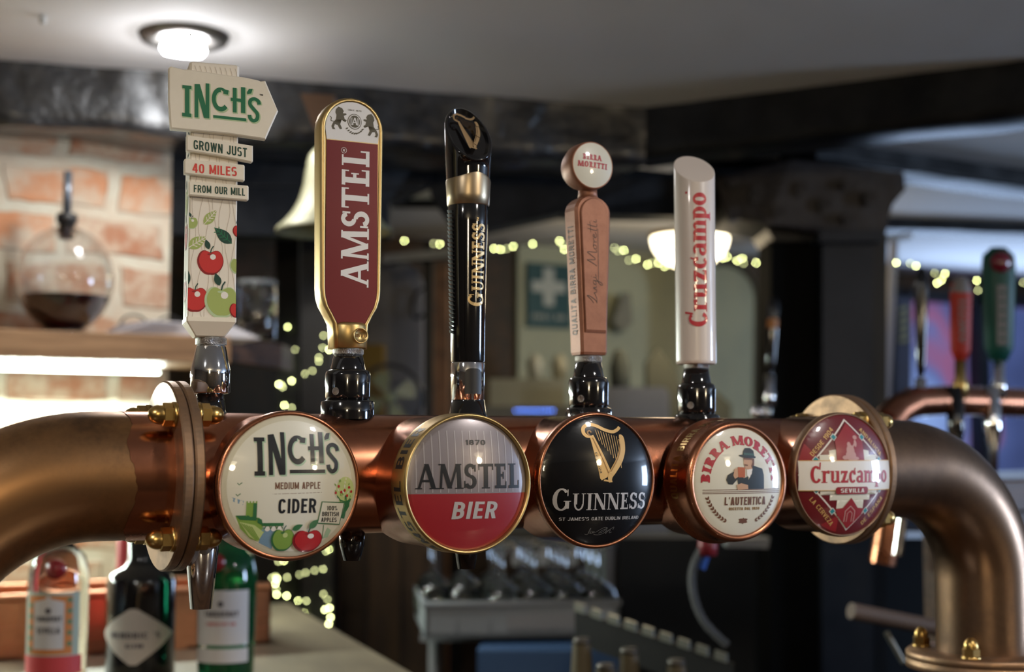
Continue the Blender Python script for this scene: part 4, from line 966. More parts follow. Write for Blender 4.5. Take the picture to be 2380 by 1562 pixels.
def brick_mat():
    m = bpy.data.materials.new('old_brick'); m.use_nodes = True; nt = m.node_tree; N = nt.nodes; L = nt.links; b = N['Principled BSDF']
    tc = N.new('ShaderNodeTexCoord'); mp = N.new('ShaderNodeMapping'); mp.inputs['Rotation'].default_value = (PI / 2, 0, 0)
    mp.inputs['Location'].default_value = (.05, .021, 0)
    L.new(tc.outputs['Object'], mp.inputs[0])
    nz = N.new('ShaderNodeTexNoise'); nz.inputs['Scale'].default_value = 7; nz.inputs['Detail'].default_value = 3; L.new(tc.outputs['Object'], nz.inputs['Vector'])
    va = N.new('ShaderNodeVectorMath'); va.operation = 'MULTIPLY_ADD'; va.inputs[1].default_value = (.045, .045, .045); L.new(nz.outputs['Color'], va.inputs[0]); L.new(mp.outputs[0], va.inputs[2])
    bt = N.new('ShaderNodeTexBrick'); L.new(va.outputs[0], bt.inputs['Vector'])
    bt.inputs['Scale'].default_value = 1; bt.inputs['Brick Width'].default_value = .20; bt.inputs['Row Height'].default_value = .089
    bt.inputs['Mortar Size'].default_value = .013; bt.inputs['Mortar Smooth'].default_value = .25; bt.inputs['Bias'].default_value = -.2
    bt.inputs['Color1'].default_value = (.56, .25, .12, 1); bt.inputs['Color2'].default_value = (.30, .13, .075, 1); bt.inputs['Mortar'].default_value = (.60, .57, .46, 1)
    n2 = N.new('ShaderNodeTexNoise'); n2.inputs['Scale'].default_value = 14; n2.inputs['Detail'].default_value = 8; n2.inputs['Roughness'].default_value = .7; L.new(tc.outputs['Object'], n2.inputs['Vector'])
    mr = N.new('ShaderNodeMapRange'); mr.inputs[1].default_value = .40; mr.inputs[2].default_value = .60; mr.inputs[4].default_value = .95; L.new(n2.outputs[0], mr.inputs[0])
    mx = N.new('ShaderNodeMix'); mx.data_type = 'RGBA'; L.new(mr.outputs[0], mx.inputs[0]); L.new(bt.outputs['Color'], mx.inputs[6]); mx.inputs[7].default_value = (.55, .46, .35, 1)
    L.new(mx.outputs[2], b.inputs['Base Color']); b.inputs['Roughness'].default_value = .75
    bp = N.new('ShaderNodeBump'); bp.inputs['Strength'].default_value = .7; bp.inputs['Distance'].default_value = .01; bp.invert = True; L.new(bt.outputs['Fac'], bp.inputs['Height']); L.new(bp.outputs[0], b.inputs['Normal'])
    return m
brick = brick_mat()
def rugged(mb, p0, p1, dirv, h, dep, m, amp=.012, z0=CEIL, nx=60, seed=0):
    """a hewn beam under the ceiling: front face from p0 to p1, going dep back along dirv"""
    p0 = Vector(p0); p1 = Vector(p1); d = p1 - p0; dv = Vector(dirv).normalized(); N_ = 10
    prof = [(0, .01), (0, -h * .25), (0, -h * .5), (0, -h * .75), (.0, -h * .97), (dep * .04, -h), (dep * .5, -h), (dep * .96, -h), (dep, -h * .97), (dep, .01)]
    vs = []
    for i in range(nx + 1):
        c = p0 + d * i / nx
        for k, (a, b_) in enumerate(prof):
            q = Vector((c.x, c.y, z0 + b_)) + dv * a
            nn = noise.noise(q * 7 + Vector((seed, 0, 0))) + .6 * noise.noise(q * 19)
            q = q - dv * nn * amp; q.z += noise.noise(q * 9) * amp * (.8 if 0 < k < len(prof) - 1 else 0)
            vs.append(q)
    n = len(prof)
    mb.add(vs, [(i * n + k, i * n + k + 1, (i + 1) * n + k + 1, (i + 1) * n + k) for i in range(nx) for k in range(n - 1)], m, True)
    mb.add(vs[:n], [tuple(range(n))], m); mb.add(vs[-n:], [tuple(reversed(range(n)))], m)

# ================================================================== room shell
b = MB(); b.box((-2.6, -2.7, -.1), (7.0, 4.4, 0), floor_m); struct(b, 'floor')
b = MB(); b.box((-2.6, -2.7, CEIL), (7.0, 4.4, CEIL + .1), ceil_m); struct(b, 'ceiling')
b = MB(); b.box((-2.7, -2.7, 0), (-2.6, 4.4, CEIL), wall_dk); struct(b, 'wall_left')
def wall_hole(name, axis, c0, c1, lo, hi, holes, m):
    """wall slab between c0..c1 on one axis, lo..hi on the other, with openings (a0, a1, z0, z1)"""
    b = MB()
    def bx(a0, a1, z0, z1):
        if a1 - a0 > .001 and z1 - z0 > .001:
            if axis == 'y': b.box((a0, c0, z0), (a1, c1, z1), m)
            else: b.box((c0, a0, z0), (c1, a1, z1), m)
    x = lo
    for a0, a1, z0, z1 in sorted(holes):
        bx(x, a0, 0, CEIL); bx(a0, a1, 0, z0); bx(a0, a1, z1, CEIL); x = a1
    bx(x, hi, 0, CEIL); return struct(b, name)
day = mat('daylight_beyond_glass', (.1, .12, .15), .6, emit=1.0, ecol=(.28, .42, .85))
frame_m = mat('window_paint', (.5, .5, .5), .5)
def window(name, axis, c, a0, a1, z0, z1, nx, nz, em, inward):
    b = MB(); t = .02; g = .035
    def bx(p0, p1, q0, q1, d0, d1, m):
        if axis == 'y': b.box((p0, c + d0, q0), (p1, c + d1, q1), m)
        else: b.box((c + d0, p0, q0), (c + d1, p1, q1), m)
    for i in range(nx + 1):
        p = a0 + (a1 - a0) * i / nx; w_ = g if i in (0, nx) else t; bx(p - w_ / 2, p + w_ / 2, z0, z1, -.02, .02, frame_m)
    for i in range(nz + 1):
        p = z0 + (z1 - z0) * i / nz; w_ = g if i in (0, nz) else t; bx(a0, a1, p - w_ / 2, p + w_ / 2, -.02, .02, frame_m)
    bx(a0, a1, z0, z1, .025 * inward, .03 * inward, em)
    return struct(b, name)
sky_m = mat('sky_seen_through_window', (.1, .1, .1), .6, emit=3.2, ecol=(.42, .62, 1.0))
wall_hole('wall_right', 'x', 5.2, 5.3, -2.7, 2.2, [(-1.4, -.6, 1.05, 1.8)], wall_dk)
window('window_1', 'x', 5.25, -1.4, -.6, 1.05, 1.8, 2, 3, sky_m, 1)
wall_hole('wall_front', 'y', -2.8, -2.7, -2.6, 7.0, [], wall_dk)
# brick wall behind the back bar
BY = 2.64; xe = RY(393, 700, BY).x
b = MB(); b.box((-2.6, BY, 0), (xe, BY + .25, CEIL), brick); struct(b, 'wall_back_brick')
# far wall of the other room, with an opening for its window
FY = 4.15; wx0, wx1 = RY(2095, 800, FY).x, RY(2560, 800, FY).x; wz0, wz1 = RY(2200, 1120, FY).z, RY(2200, 690, FY).z
b = MB()
xc0, xc1 = RY(1198, 700, FY).x, RY(1762, 700, FY).x
b.box((-2.6, FY, 0), (xc0, FY + .1, CEIL), wall_dk); b.box((xc0, FY - .02, 0), (xc1, FY + .1, CEIL), wall_cr); b.box((xc1, FY, 0), (wx0, FY + .1, CEIL), wall_dk)
b.box((wx0, FY, 0), (wx1, FY + .1, wz0), wall_dk); b.box((wx0, FY, wz1), (wx1, FY + .1, CEIL), wall_dk); b.box((wx1, FY, 0), (7.0, FY + .1, CEIL), wall_dk)
struct(b, 'wall_back')
b = MB(); b.box((6.9, 2.2, 0), (7.0, 4.3, CEIL), wall_dk); b.box((5.3, 2.1, 0), (7.0, 2.2, CEIL), wall_dk); struct(b, 'wall_far_right')
pane = bpy.data.materials.new('street_behind_window'); pane.use_nodes = True; nt = pane.node_tree; bs = nt.nodes['Principled BSDF']
tc = nt.nodes.new('ShaderNodeTexCoord'); nz_ = nt.nodes.new('ShaderNodeTexNoise'); nz_.inputs['Scale'].default_value = 1.7; nz_.inputs['Detail'].default_value = 2; nt.links.new(tc.outputs['Object'], nz_.inputs['Vector'])
cr = nt.nodes.new('ShaderNodeValToRGB'); cr.color_ramp.elements[0].position = .32; cr.color_ramp.elements[0].color = (.03, .045, .13, 1); cr.color_ramp.elements[1].position = .70; cr.color_ramp.elements[1].color = (.26, .40, .78, 1)
for p_, c_ in ((.46, (.06, .09, .25, 1)), (.53, (.26, .09, .20, 1)), (.57, (.10, .14, .36, 1))):
    e_ = cr.color_ramp.elements.new(p_); e_.color = c_
nt.links.new(nz_.outputs[0], cr.inputs[0]); nt.links.new(cr.outputs[0], bs.inputs['Emission Color']); bs.inputs['Emission Strength'].default_value = 1.0; bs.inputs['Base Color'].default_value = (.02, .02, .02, 1)
b = MB(); b.box((wx0, FY + .05, wz0), (wx1, FY + .06, wz1), pane)
for q in (wx0, wx0 + .42, wx1): b.box((q - .03, FY - .01, wz0 - .02), (q + .03, FY + .06, wz1 + .02), post_m)
for q in (wz0, wz1): b.box((wx0, FY - .01, q - .02), (wx1, FY + .05, q + .02), post_m)
struct(b, 'window_2')
# ---- ceiling beams
dv = lambda px0, py0, px1, py1: None
A0 = RZ(-140, 128, CEIL); A1 = RZ(1500, 250, CEIL)
Ad = (A1 - A0).normalized(); An = Vector((-Ad.y, Ad.x, 0))
b = MB(); rugged(b, A0, A1, An, .112, .20, beam_m, .011, nx=110); o = b.build('ceiling_beam'); tag(o, 'long black rough-hewn ceiling beam running over the brick wall', 'beam')
B1 = RZ(2480, 128, CEIL); Bd = (B1 - A1).normalized(); Bn = Vector((-Bd.y, Bd.x, 0))
if Bn.y < 0: Bn = -Bn
b = MB(); rugged(b, A1 - Bd * .05, B1, Bn, .095, .13, beam_s, .006, seed=5); tag(b.build('ceiling_beam'), 'black ceiling beam slanting from the middle to the upper right', 'beam')
C0 = RZ(1900, 322, CEIL); C1 = RZ(2480, 408, CEIL); Cn = Vector((-(C1 - C0).y, (C1 - C0).x, 0)).normalized()
b = MB(); rugged(b, C0, C1, Cn if Cn.y > 0 else -Cn, .045, .12, beam_s, .005, seed=9); tag(b.build('ceiling_beam'), 'thin dark beam on the right, second from the front', 'beam')
D0_ = RZ(1900, 497, CEIL); D1 = RZ(2480, 520, CEIL); Dn = Vector((-(D1 - D0_).y, (D1 - D0_).x, 0)).normalized()
b = MB(); rugged(b, D0_, D1, Dn if Dn.y > 0 else -Dn, .035, .12, beam_s, .003, seed=11); tag(b.build('ceiling_beam'), 'farthest thin beam on the right, above the small lights', 'beam')
E0 = RZ(960, 500, CEIL); E1 = RZ(1900, 452, CEIL)
b = MB(); rugged(b, RZ(820, 462, CEIL), RZ(1560, 462, CEIL), (0, 1, 0), .012, .10, beam_s, .003, seed=13); tag(b.build('ceiling_beam'), 'shallow dark beam seen behind the black column handle', 'beam')
# boarding under the front beam, left of the middle
b = MB()
p = lambda px, py, Z: W(px, py, Z)
def panel(b, pts, thick, m):
    """pixel outline at a camera distance, with real thickness behind it"""
    P0 = [W(*q) for q in pts]; n = len(P0); back = Vector((ST, CT, 0)) * thick; P1 = [q + back for q in P0]
    nrm = (P0[1] - P0[0]).cross(P0[2] - P0[0]); ordr = list(range(n)) if nrm.dot(back) < 0 else list(reversed(range(n)))
    vs = P0 + P1; b.add(vs, [tuple(ordr), tuple(n + i for i in reversed(ordr))] + [(i, (i + 1) % n, n + (i + 1) % n, n + i) for i in range(n)], m)
panel(b, [(398, 290, 2.66), (1000, 330, 2.92), (1000, 425, 2.92), (905, 470, 2.9), (905, 548, 2.9), (398, 545, 2.66)], .06, beam_s)
for py in (300, 425): panel(b, [(398, py, 2.65), (1000, py + 12, 2.91), (1000, py + 14, 2.91), (398, py + 4, 2.65)], .01, blackr)
tag(b.build('boarded_bulkhead'), 'black boarded bulkhead hanging under the beam behind the bell', 'bulkhead')
b = MB(); panel(b, [(1000, 340, 2.95), (1560, 400, 3.05), (1660, 335, 3.1), (1700, 330, 3.25), (1900, 320, 3.25), (1900, 390, 3.25), (1700, 420, 3.25), (1664, 440, 3.1), (1664, 515, 3.1), (1560, 503, 3.05), (1300, 496, 3.0), (1065, 545, 2.96), (1000, 450, 2.95)], .08, beam_s)
tag(b.build('lintel'), 'black lintel boards behind the black and the copper tap handles', 'lintel')
# ---- post with carved bracket on the right
t = thing('timber_post', 'wide black timber post with a carved bracket right of centre', 'post', (W(1925, 1000, 3.1).x, W(1925, 1000, 3.1).y, 0), group=None)
O2 = t.location
b = MB(); panel(b, [(1792, 540, 3.08), (1915, 540, 3.08), (1915, 2650, 3.08), (1792, 2650, 3.08)], .16, mat('black_distemper', (.006, .006, .006), .9, spec=.05)); b.build('side_board', t, O2)
b = MB(); panel(b, [(1912, 560, 3.05), (2030, 560, 3.05), (2030, 2650, 3.05), (1912, 2650, 3.05)], .2, post_m)
panel(b, [(2028, 545, 3.1), (2062, 545, 3.1), (2058, 2650, 3.1), (2028, 2650, 3.1)], .2, blackr); b.build('post_core', t, O2)
b = MB(); panel(b, [(1905, 535, 3.0), (2062, 535, 3.0), (2050, 560, 3.0), (1905, 562, 3.0)], .16, post_m); b.build('moulding', t, O2)
b = MB(); panel(b, [(1665, 415, 3.02), (1840, 372, 3.0), (2100, 400, 3.02), (2105, 440, 3.02), (2075, 475, 3.02), (2062, 520, 3.02), (2060, 540, 3.02), (1905, 540, 3.0), (1780, 520, 3.0), (1690, 505, 3.02)], .22, oak_d)
for i in range(16):
    x_ = 1690 + (i * 53) % 370; y_ = 420 + (i * 37) % 90; panel(b, [(x_, y_, 2.995), (x_ + 26, y_ - 8, 2.995), (x_ + 34, y_ + 6, 2.995), (x_ + 8, y_ + 16, 2.995)], .03, oak_d)
b.build('carved_bracket', t, O2)
b = MB(); panel(b, [(1770, 515, 3.06), (1910, 520, 3.06), (1910, 560, 3.06), (1800, 560, 3.06)], .18, blackr); b.build('corbel', t, O2)
b = MB(); panel(b, [(2074, 560, 3.6), (2088, 560, 3.6), (2066, 1000, 3.6), (2066, 2300, 3.6), (2050, 2300, 3.6), (2050, 1000, 3.6)], .03, mat('pale_trim', (.40, .38, .42), .5)); tag(b.build('upright_rail'), 'slim pale upright just right of the black post', 'rail')
b = MB(); panel(b, [(2028, 548, 3.55), (2120, 540, 3.55), (2120, 552, 3.55), (2040, 562, 3.55)], .05, wall_bl); tag(b.build('ledge'), 'small pale ledge at the top of the upright rail', 'ledge')
# black posts at centre left
b = MB(); panel(b, [(640, 545, 3.15), (695, 545, 3.15), (695, 2600, 3.15), (640, 2600, 3.15)], .12, beam_s); tag(b.build('upright'), 'narrow black upright left of the red paddle, hung with small lights', 'post')
b = MB(); panel(b, [(700, 545, 3.05), (772, 545, 3.05), (772, 2600, 3.05), (700, 2600, 3.05)], .12, blackr); tag(b.build('upright'), 'broad black upright directly behind the red paddle', 'post')
# pale arched partition between black frames
b = MB(); pts = [(845, 2400, 3.75), (845, 600, 3.75), (930, 612, 3.75)] + [(930 + 52 * math.sin(a), 664 - 52 * math.cos(a), 3.75) for a in [PI / 2 * i / 6 for i in range(7)]] + [(985, 2400, 3.75)]
panel(b, pts, .05, wall_bl); tag(b.build('partition'), 'pale panel with a rounded top corner behind the red paddle', 'partition')
b = MB(); panel(b, [(780, 560, 3.6), (845, 560, 3.6), (845, 2400, 3.6), (780, 2400, 3.6)], .08, beam_s); tag(b.build('upright'), 'black frame at the left of the pale panel', 'post')
b = MB(); panel(b, [(985, 560, 3.6), (1004, 560, 3.6), (1004, 2400, 3.6), (985, 2400, 3.6)], .08, blackr); tag(b.build('upright'), 'thin black frame at the right of the pale panel', 'post')
b = MB(); panel(b, [(1004, 610, 3.8), (1040, 610, 3.8), (1040, 2400, 3.8), (1004, 2400, 3.8)], .1, mat('orange_timber', (.34, .16, .07), .6, noise_col=(.16, .08, .04), nscale=8)); tag(b.build('upright'), 'orange-brown timber upright left of the black column handle', 'post')
b = MB(); panel(b, [(890, 592, 3.3), (1180, 560, 3.9), (1180, 585, 3.9), (890, 612, 3.3)], .05, beam_s); tag(b.build('rail'), 'dark rail over the pale panel', 'rail')
b = MB(); c = W(978, 705, 3.73); M = Matrix.Translation(c) @ Matrix.Rotation(math.radians(-27), 4, 'Z') @ Matrix.Rotation(math.radians(18), 4, 'Y')
pts = [M @ Vector((.022 * math.cos(a), 0, .040 * math.sin(a))) for a in [2 * PI * i / 28 for i in range(29)]]
b.tube(pts, .004, blackr, 8); tag(b.build('ring_pull'), 'dark oval ring hanging by the pale panel', 'ring')
# fan-like round thing, yellow box
t = thing('desk_fan', 'round caged fan standing low behind the red paddle', 'fan', W(900, 1000, 3.3)); Of = t.location
c = W(905, 925, 3.3); R3 = .078; Mf = Matrix.Translation(c - Of) @ Matrix.Rotation(-TH, 4, 'Z') @ Matrix.Rotation(PI / 2, 4, 'X')
b = MB(); 
for rr in (R3, R3 * .97): b.tube([Mf @ Vector((rr * math.cos(a), rr * math.sin(a), (R3 - rr) * 4)) for a in [2 * PI * i / 32 for i in range(33)]], .0035, blackr, 6)
for i in range(16):
    a = 2 * PI * i / 16; b.tube([Mf @ Vector((.012 * math.cos(a), .012 * math.sin(a), .02)), Mf @ Vector((R3 * math.cos(a), R3 * math.sin(a), 0))], .0009, knurl, 5)
b.build('cage', t)
b = MB(); fanm = mat('fan_blade', (.20, .22, .12), .4)
for i in range(4):
    a = PI / 2 * i + .3; b.add([Mf @ Vector((r_ * math.cos(a + d_), r_ * math.sin(a + d_), z_)) for r_, d_, z_ in ((.012, 0, 0), (.06, -.35, .006), (.066, .1, 0), (.06, .5, -.006), (.012, .6, 0))], [(0, 1, 2, 3, 4)], fanm)
b.lathe([(0, .012), (.014, .010), (.014, -.02), (0, -.02)], fanm, 20, M=Mf); b.build('blades', t)
b = MB(); b.tube([Mf @ Vector((0, -.0, -.02)), Mf @ Vector((0, -R3, -.03)), Mf @ Vector((0, -R3 * 1.6, -.03))], .008, blackr, 10); b.lathe([(0, .01), (.05, .01), (.055, 0), (0, 0)], blackr, 24, M=Matrix.Translation(Mf @ Vector((0, -R3 * 1.62, -.03)))); b.build('stand', t)
b = MB(); panel(b, [(838, 800, 3.48), (890, 800, 3.48), (890, 1050.5, 3.48), (838, 1050.5, 3.48)], .08, mat('yellow_card', (.36, .24, .05), .6)); tag(b.build('box'), 'mustard yellow box beside the caged fan', 'box')
# dark brick stretch, kitchen things against the cream wall
# first aid sign
t = thing('first_aid_sign', 'green first aid sign with a white cross on the cream wall', 'sign', RY(1274, 690, FY - .03))
sg = mat('sign_green', (.003, .05, .038), .5); sw = mat('sign_white', (.45, .46, .38), .5); Os = t.location
s0, s1 = RY(1224, 690, FY - .03).x - Os.x, RY(1326, 690, FY - .03).x - Os.x; zt, zb2 = RY(1274, 613, FY - .03).z - Os.z, RY(1274, 762, FY - .03).z - Os.z
b = MB(); b.box((s0, -.004, zb2), (s1, .008, zt), sg)
k = (s1 - s0) / 100; czs = zt - (s1 - s0) * .47
b.box((-k * 38, -.006, czs - k * 11), (k * 38, -.003, czs + k * 11), sw); b.box((-k * 12, -.006, czs - k * 38), (k * 12, -.003, czs - k * 11), sw); b.box((-k * 12, -.006, czs + k * 11), (k * 12, -.003, czs + k * 38), sw)
b.fn = lambda u, v, l: Vector((u, -.0062, v)); b.text('First aid', 0, zb2 + k * 16, k * 11, k * 76, sw, 1, .01); b.build('sign_board', t)
# ceiling bowl lamp
lampg = mat('lamp_opal_glass', (.9, .85, .7), .4, emit=7, ecol=(1, .86, .58))
def bowl_lamp(loc, label, R_=.125, power=6, em=None):
    t = thing('bowl_lamp', label, 'ceiling lamp', (loc[0], loc[1], CEIL)); h0 = .07
    b = MB(); b.lathe([(0, 0), (.05, 0), (.05, -.012), (.012, -.02), (.012, -h0 + .01), (.03, -h0), (0, -h0)], brass, 32); b.build('ceiling_mount', t)
    b = MB(); b.lathe([(R_ + .006, -h0 + .004), (R_ + .01, -h0 - .002), (R_ + .004, -h0 - .01), (.02, -h0 + .0), (.02, -h0 + .006)], brass, 48); b.build('rim', t)
    b = MB(); b.lathe([(R_ * math.cos(a), -h0 - .008 - R_ * .82 * math.sin(a)) for a in [PI / 2 * i / 14 for i in range(15)]], em or lampg, 48); b.build('glass_bowl', t)
    l = bpy.data.lights.new('bulb', 'POINT'); l.energy = power; l.color = (1, .80, .52); l.shadow_soft_size = .08
    lo = bpy.data.objects.new('bulb_light', l); SC.collection.objects.link(lo); lo.location = (loc[0], loc[1], CEIL - h0 - R_ - .05)
    return t
p_ = W(1603, 545, 3.95); bowl_lamp(p_, 'lit bowl lamp hanging behind the white column handle', R_=.108, power=3.5)
# espresso machine and board by the cream wall
t = thing('coffee_machine', 'pale coffee machine with a row of blue lights', 'coffee machine', W(1250, 960, 4.1)); Oc = t.location; t.rotation_euler = (0, 0, -TH)
b = MB(); b.box((-.18, 0, -.35), (.10, .25, .02), mat('machine_grey', (.13, .13, .11), .35)); b.box((-.14, .02, .02), (.08, .22, .10), mat('machine_cream', (.34, .33, .24), .5)); b.build('body', t)
b = MB(); blu = mat('blue_display', (.02, .05, .2), .4, emit=9, ecol=(.10, .25, 1))
for i in range(12): b.box((-.065 + i * .0098, -.004, .005), (-.062 + i * .0098, .0, .009), blu)
b.build('display', t)
for i, (px, py) in enumerate(((1243, 850), (1300, 858))):
    q = MB(); c = W(px, py, 4.2); c.z = Oc.z + .101; q.lathe([(0, 0), (.020, 0), (.024, .05), (.020, .06), (.012, .066), (.012, .075), (0, .075)], mat('crockery_%d' % i, (.42, .41, .32), .4), 24); o = q.build('cup_stack' if i else 'tall_jar'); o.location = (c.x, c.y, c.z)
    tag(o, ['pale upright jar on the coffee machine', 'second pale jar right of the first on the coffee machine'][i], 'jar')
b = MB(); panel(b, [(1413, 900, 4.0), (1545, 900, 4.0), (1556, 915, 4.0), (1556, 1700, 4.0), (1408, 1700, 4.0), (1406, 910, 4.0)], .06, grey_pl); tag(b.build('easel_board'), 'grey rounded board left of the white column base', 'board')
b = MB(); c = W(1440, 852, 4.1); b.lathe([(0, -.1), (.028, -.1), (.03, .0), (.018, .04), (.010, .05), (0, .05)], mat('dark_soap', (.08, .085, .07), .8, spec=.1), 24, M=Matrix.Translation(c)); tag(b.build('bottle'), 'dim squat bottle against the cream wall', 'bottle')
b = MB(); panel(b, [(1425, 745, 4.7), (1450, 680, 4.7), (1465, 680, 4.7), (1470, 750, 4.7), (1450, 765, 4.7), (1440, 765, 4.7)], .12, mat('dispenser', (.16, .17, .15), .5)); tag(b.build('soap_dispenser'), 'small grey wall dispenser right of the copper handle', 'dispenser')
# chair back near the cream wall
b = MB(); panel(b, [(1505, 975, 4.2), (1505, 840, 4.2), (1530, 805, 4.2), (1560, 850, 4.2), (1585, 900, 4.2), (1660, 905, 4.2), (1700, 940, 4.2), (1700, 2120, 4.2), (1505, 2120, 4.2)], .1, mat('dim_upholstery', (.10, .10, .07), .8)); tag(b.build('armchair'), 'dim olive chair back below the bowl lamp', 'chair')
# dark arch frame at the right of the cream wall
b = MB(); arc = [(1690 + 75 * math.sin(a), 690 - 80 * math.cos(a)) for a in [PI / 2 * i / 8 for i in range(9)]]
pts = [(1670, 600, 4.62), (1800, 600, 4.62), (1800, 1900, 4.62), (1745, 1900, 4.62)] + [(x, y, 4.62) for x, y in reversed(arc)] + [(1670, 612, 4.62)]
panel(b, pts, .1, oak_d); tag(b.build('arched_frame'), 'dark arched frame between the cream wall and the black post', 'arch')
# glass jar at the left behind the signpost handle
# ================================================================== far bar tower on the right
def far_tower():
    t = thing('beer_tower', 'blurred copper beer tower on the far bar at the right', 'beer tower', W(2230, 1000, 2.3)); o = t.location
    P_ = lambda px, py, Z=2.3: W(px, py, Z) - o
    b = MB(); b.tube([P_(2060, 985, 2.2), P_(2085, 955, 2.22), P_(2120, 935, 2.24), P_(2200, 930, 2.3), P_(2480, 940, 2.45)], .024, copper, 32); b.build('pipe', t)
    b = MB(); b.tube([P_(2085, 1118, 2.2), P_(2078, 1080, 2.2), P_(2062, 1010, 2.2), P_(2068, 975, 2.2)], .02, copper, 24); b.build('elbow', t)
    for px, Z in ((2222, 2.28), (2308, 2.33)):
        b = MB(); c = P_(px, 1000, Z); b.lathe([(0, .07), (.014, .07), (.014, .0), (.008, -.03), (.006, -.07), (0, -.07)], blackg if px < 2300 else chrome, 20, M=Matrix.Translation(c)); b.build('spout', t)
    return t
far_tower()
def far_handle(px, pb, pt, w0, w1, Z, m, label, top=.85, art=None, tilt=0, stem=None):
    c = W(px, pb, Z); t = thing('beer_tap', label, 'beer tap', c, -TH); s = F / Z
    H_ = (pb - pt) / s
    b = MB(); b.lathe([(0, -.06), (.012, -.06), (.012, -.035), (.009, -.03), (.009, 0), (0, 0)], stem or chrome, 20); b.build('stem', t)
    b = MB(); R_ = []; n = 20
    for z, w_ in ((0, w0 * .55), (.12 * H_, w0), (.8 * H_, w1), (.93 * H_, w1 * top), (H_, w1 * (top - .5))):
        R_.append([(w_ / s / 2 * math.cos(2 * PI * i / n), w_ / s / 2 * .6 * math.sin(2 * PI * i / n)) for i in range(n)])
    b.loft(R_, [0, .12 * H_, .8 * H_, .93 * H_, H_], m, True); b.build('grip', t)
    if art: art(t, s, H_)
    t.rotation_euler = (0, tilt, -TH); return t
rb = mat('far_red', (.40, .025, .012), .5); gb = mat('far_green', (.003, .07, .055), .45); gy = mat('far_grey', (.20, .19, .19), .5)
def red_art(t, s, H_):
    b = MB(); R_ = []; n = 20
    for w_ in (49, 50, 42, 22): R_.append([(w_ / s / 2 * math.cos(2 * PI * i / n), w_ / s / 2 * .62 * math.sin(2 * PI * i / n)) for i in range(n)])
    b.loft(R_, [.80 * H_, .84 * H_, .95 * H_, 1.02 * H_], gy, True); b.build('cap', t)
    b = MB(fn=lambda u, v, l: Vector((u, -25 / s * .62, v))); ws, tw = word('AMSTEL', t=.25, n=.12); 
    for _, _, ps in ws: b.polys(ps, gy, 0, lambda x, y: (9 / s - y * 18 / s, H_ * .2 + x / tw * H_ * .55))
    b.build('lettering', t)
def green_art(t, s, H_):
    b = MB(); b.lathe([(0, -.004), (24 / s, -.003), (25 / s, .004), (0, .004)], mat('far_crimson', (.16, .006, .02), .2, coat=1), 32, M=Matrix.Translation((-2 / s, -25 / s, H_ * .86)) @ Matrix.Rotation(PI / 2, 4, 'X') @ Matrix.Scale(-1, 4, (0, 0, 1))); b.build('button', t)
    b = MB(); w_ = 11 / s; b.box((-w_, -25.5 / s, H_ * .14), (w_, -20 / s, H_ * .66), gy)
    for i in range(6): b.box((-w_ * .5, -26 / s, H_ * (.18 + i * .08)), (w_ * .5, -25.4 / s, H_ * (.21 + i * .08)), gb)
    b.build('name_plate', t)
far_handle(2232, 838, 645, 47, 52, 2.28, rb, 'red tap handle with a grey top on the far bar', art=red_art, tilt=.03, stem=brass)
far_handle(2322, 840, 573, 68, 80, 2.33, gb, 'green tap handle with a dark red button on the far bar', art=green_art, tilt=.02, top=.93)
far_handle(2140, 880, 620, 22, 34, 2.25, blackg, 'black tap handle left of the red one on the far bar', tilt=.03)
t = far_handle(1790, 870, 690, 22, 30, 2.6, blackg, 'black tap handle with an orange band against the black post', tilt=.06)
b = MB(); b.lathe([(13 / 1270, .085), (13.6 / 1270, .087), (13.6 / 1270, .1), (13 / 1270, .102)], mat('orange_band', (.45, .18, .05), .4), 20); b.build('band', t)
for i, (px, lab) in enumerate(((1757, 'round chrome knob left of the other behind the pipe'), (1782, 'bluish chrome knob right of the other behind the pipe'))):
    b = MB(); c = W(px, 958, 2.5); b.lathe([(0, -.012), (.008, -.010), (.0115, 0), (.008, .010), (0, .012)], chrome, 20); b.tube([(0, 0, -.01), (0, 0, -.13)], .004, chrome, 8); o = b.build('valve_knob'); o.location = c; tag(o, lab, 'knob')
b = MB(); b.box((-.17, -.12, -.05), (.75, .35, 0), wood_dk, .004); b.box((-.17, -.08, -1.08), (.75, -.04, -.05), wood_dk); o = b.build('bar_counter'); o.location = W(2260, 1110, 2.3); o.rotation_euler = (0, 0, .12); tag(o, 'far dark bar counter under the blurred taps at the right', 'bar counter')
# dim poster beyond the far black handle
b = MB(); panel(b, [(2085, 690, 5.25), (2120, 690, 5.25), (2118, 1000, 5.25), (2080, 1000, 5.25)], .2, mat('slate_banner', (.05, .06, .10), .6))
for i in range(5): panel(b, [(2093, 715 + i * 18, 5.24), (2112, 712 + i * 18, 5.24), (2109, 722 + i * 18, 5.24), (2091, 724 + i * 18, 5.24)], .012, mat('yellow_mark_%d' % i, (.30, .30, .16), .6))
tag(b.build('banner'), 'dim slate banner with faint yellow letters behind the far taps', 'banner')

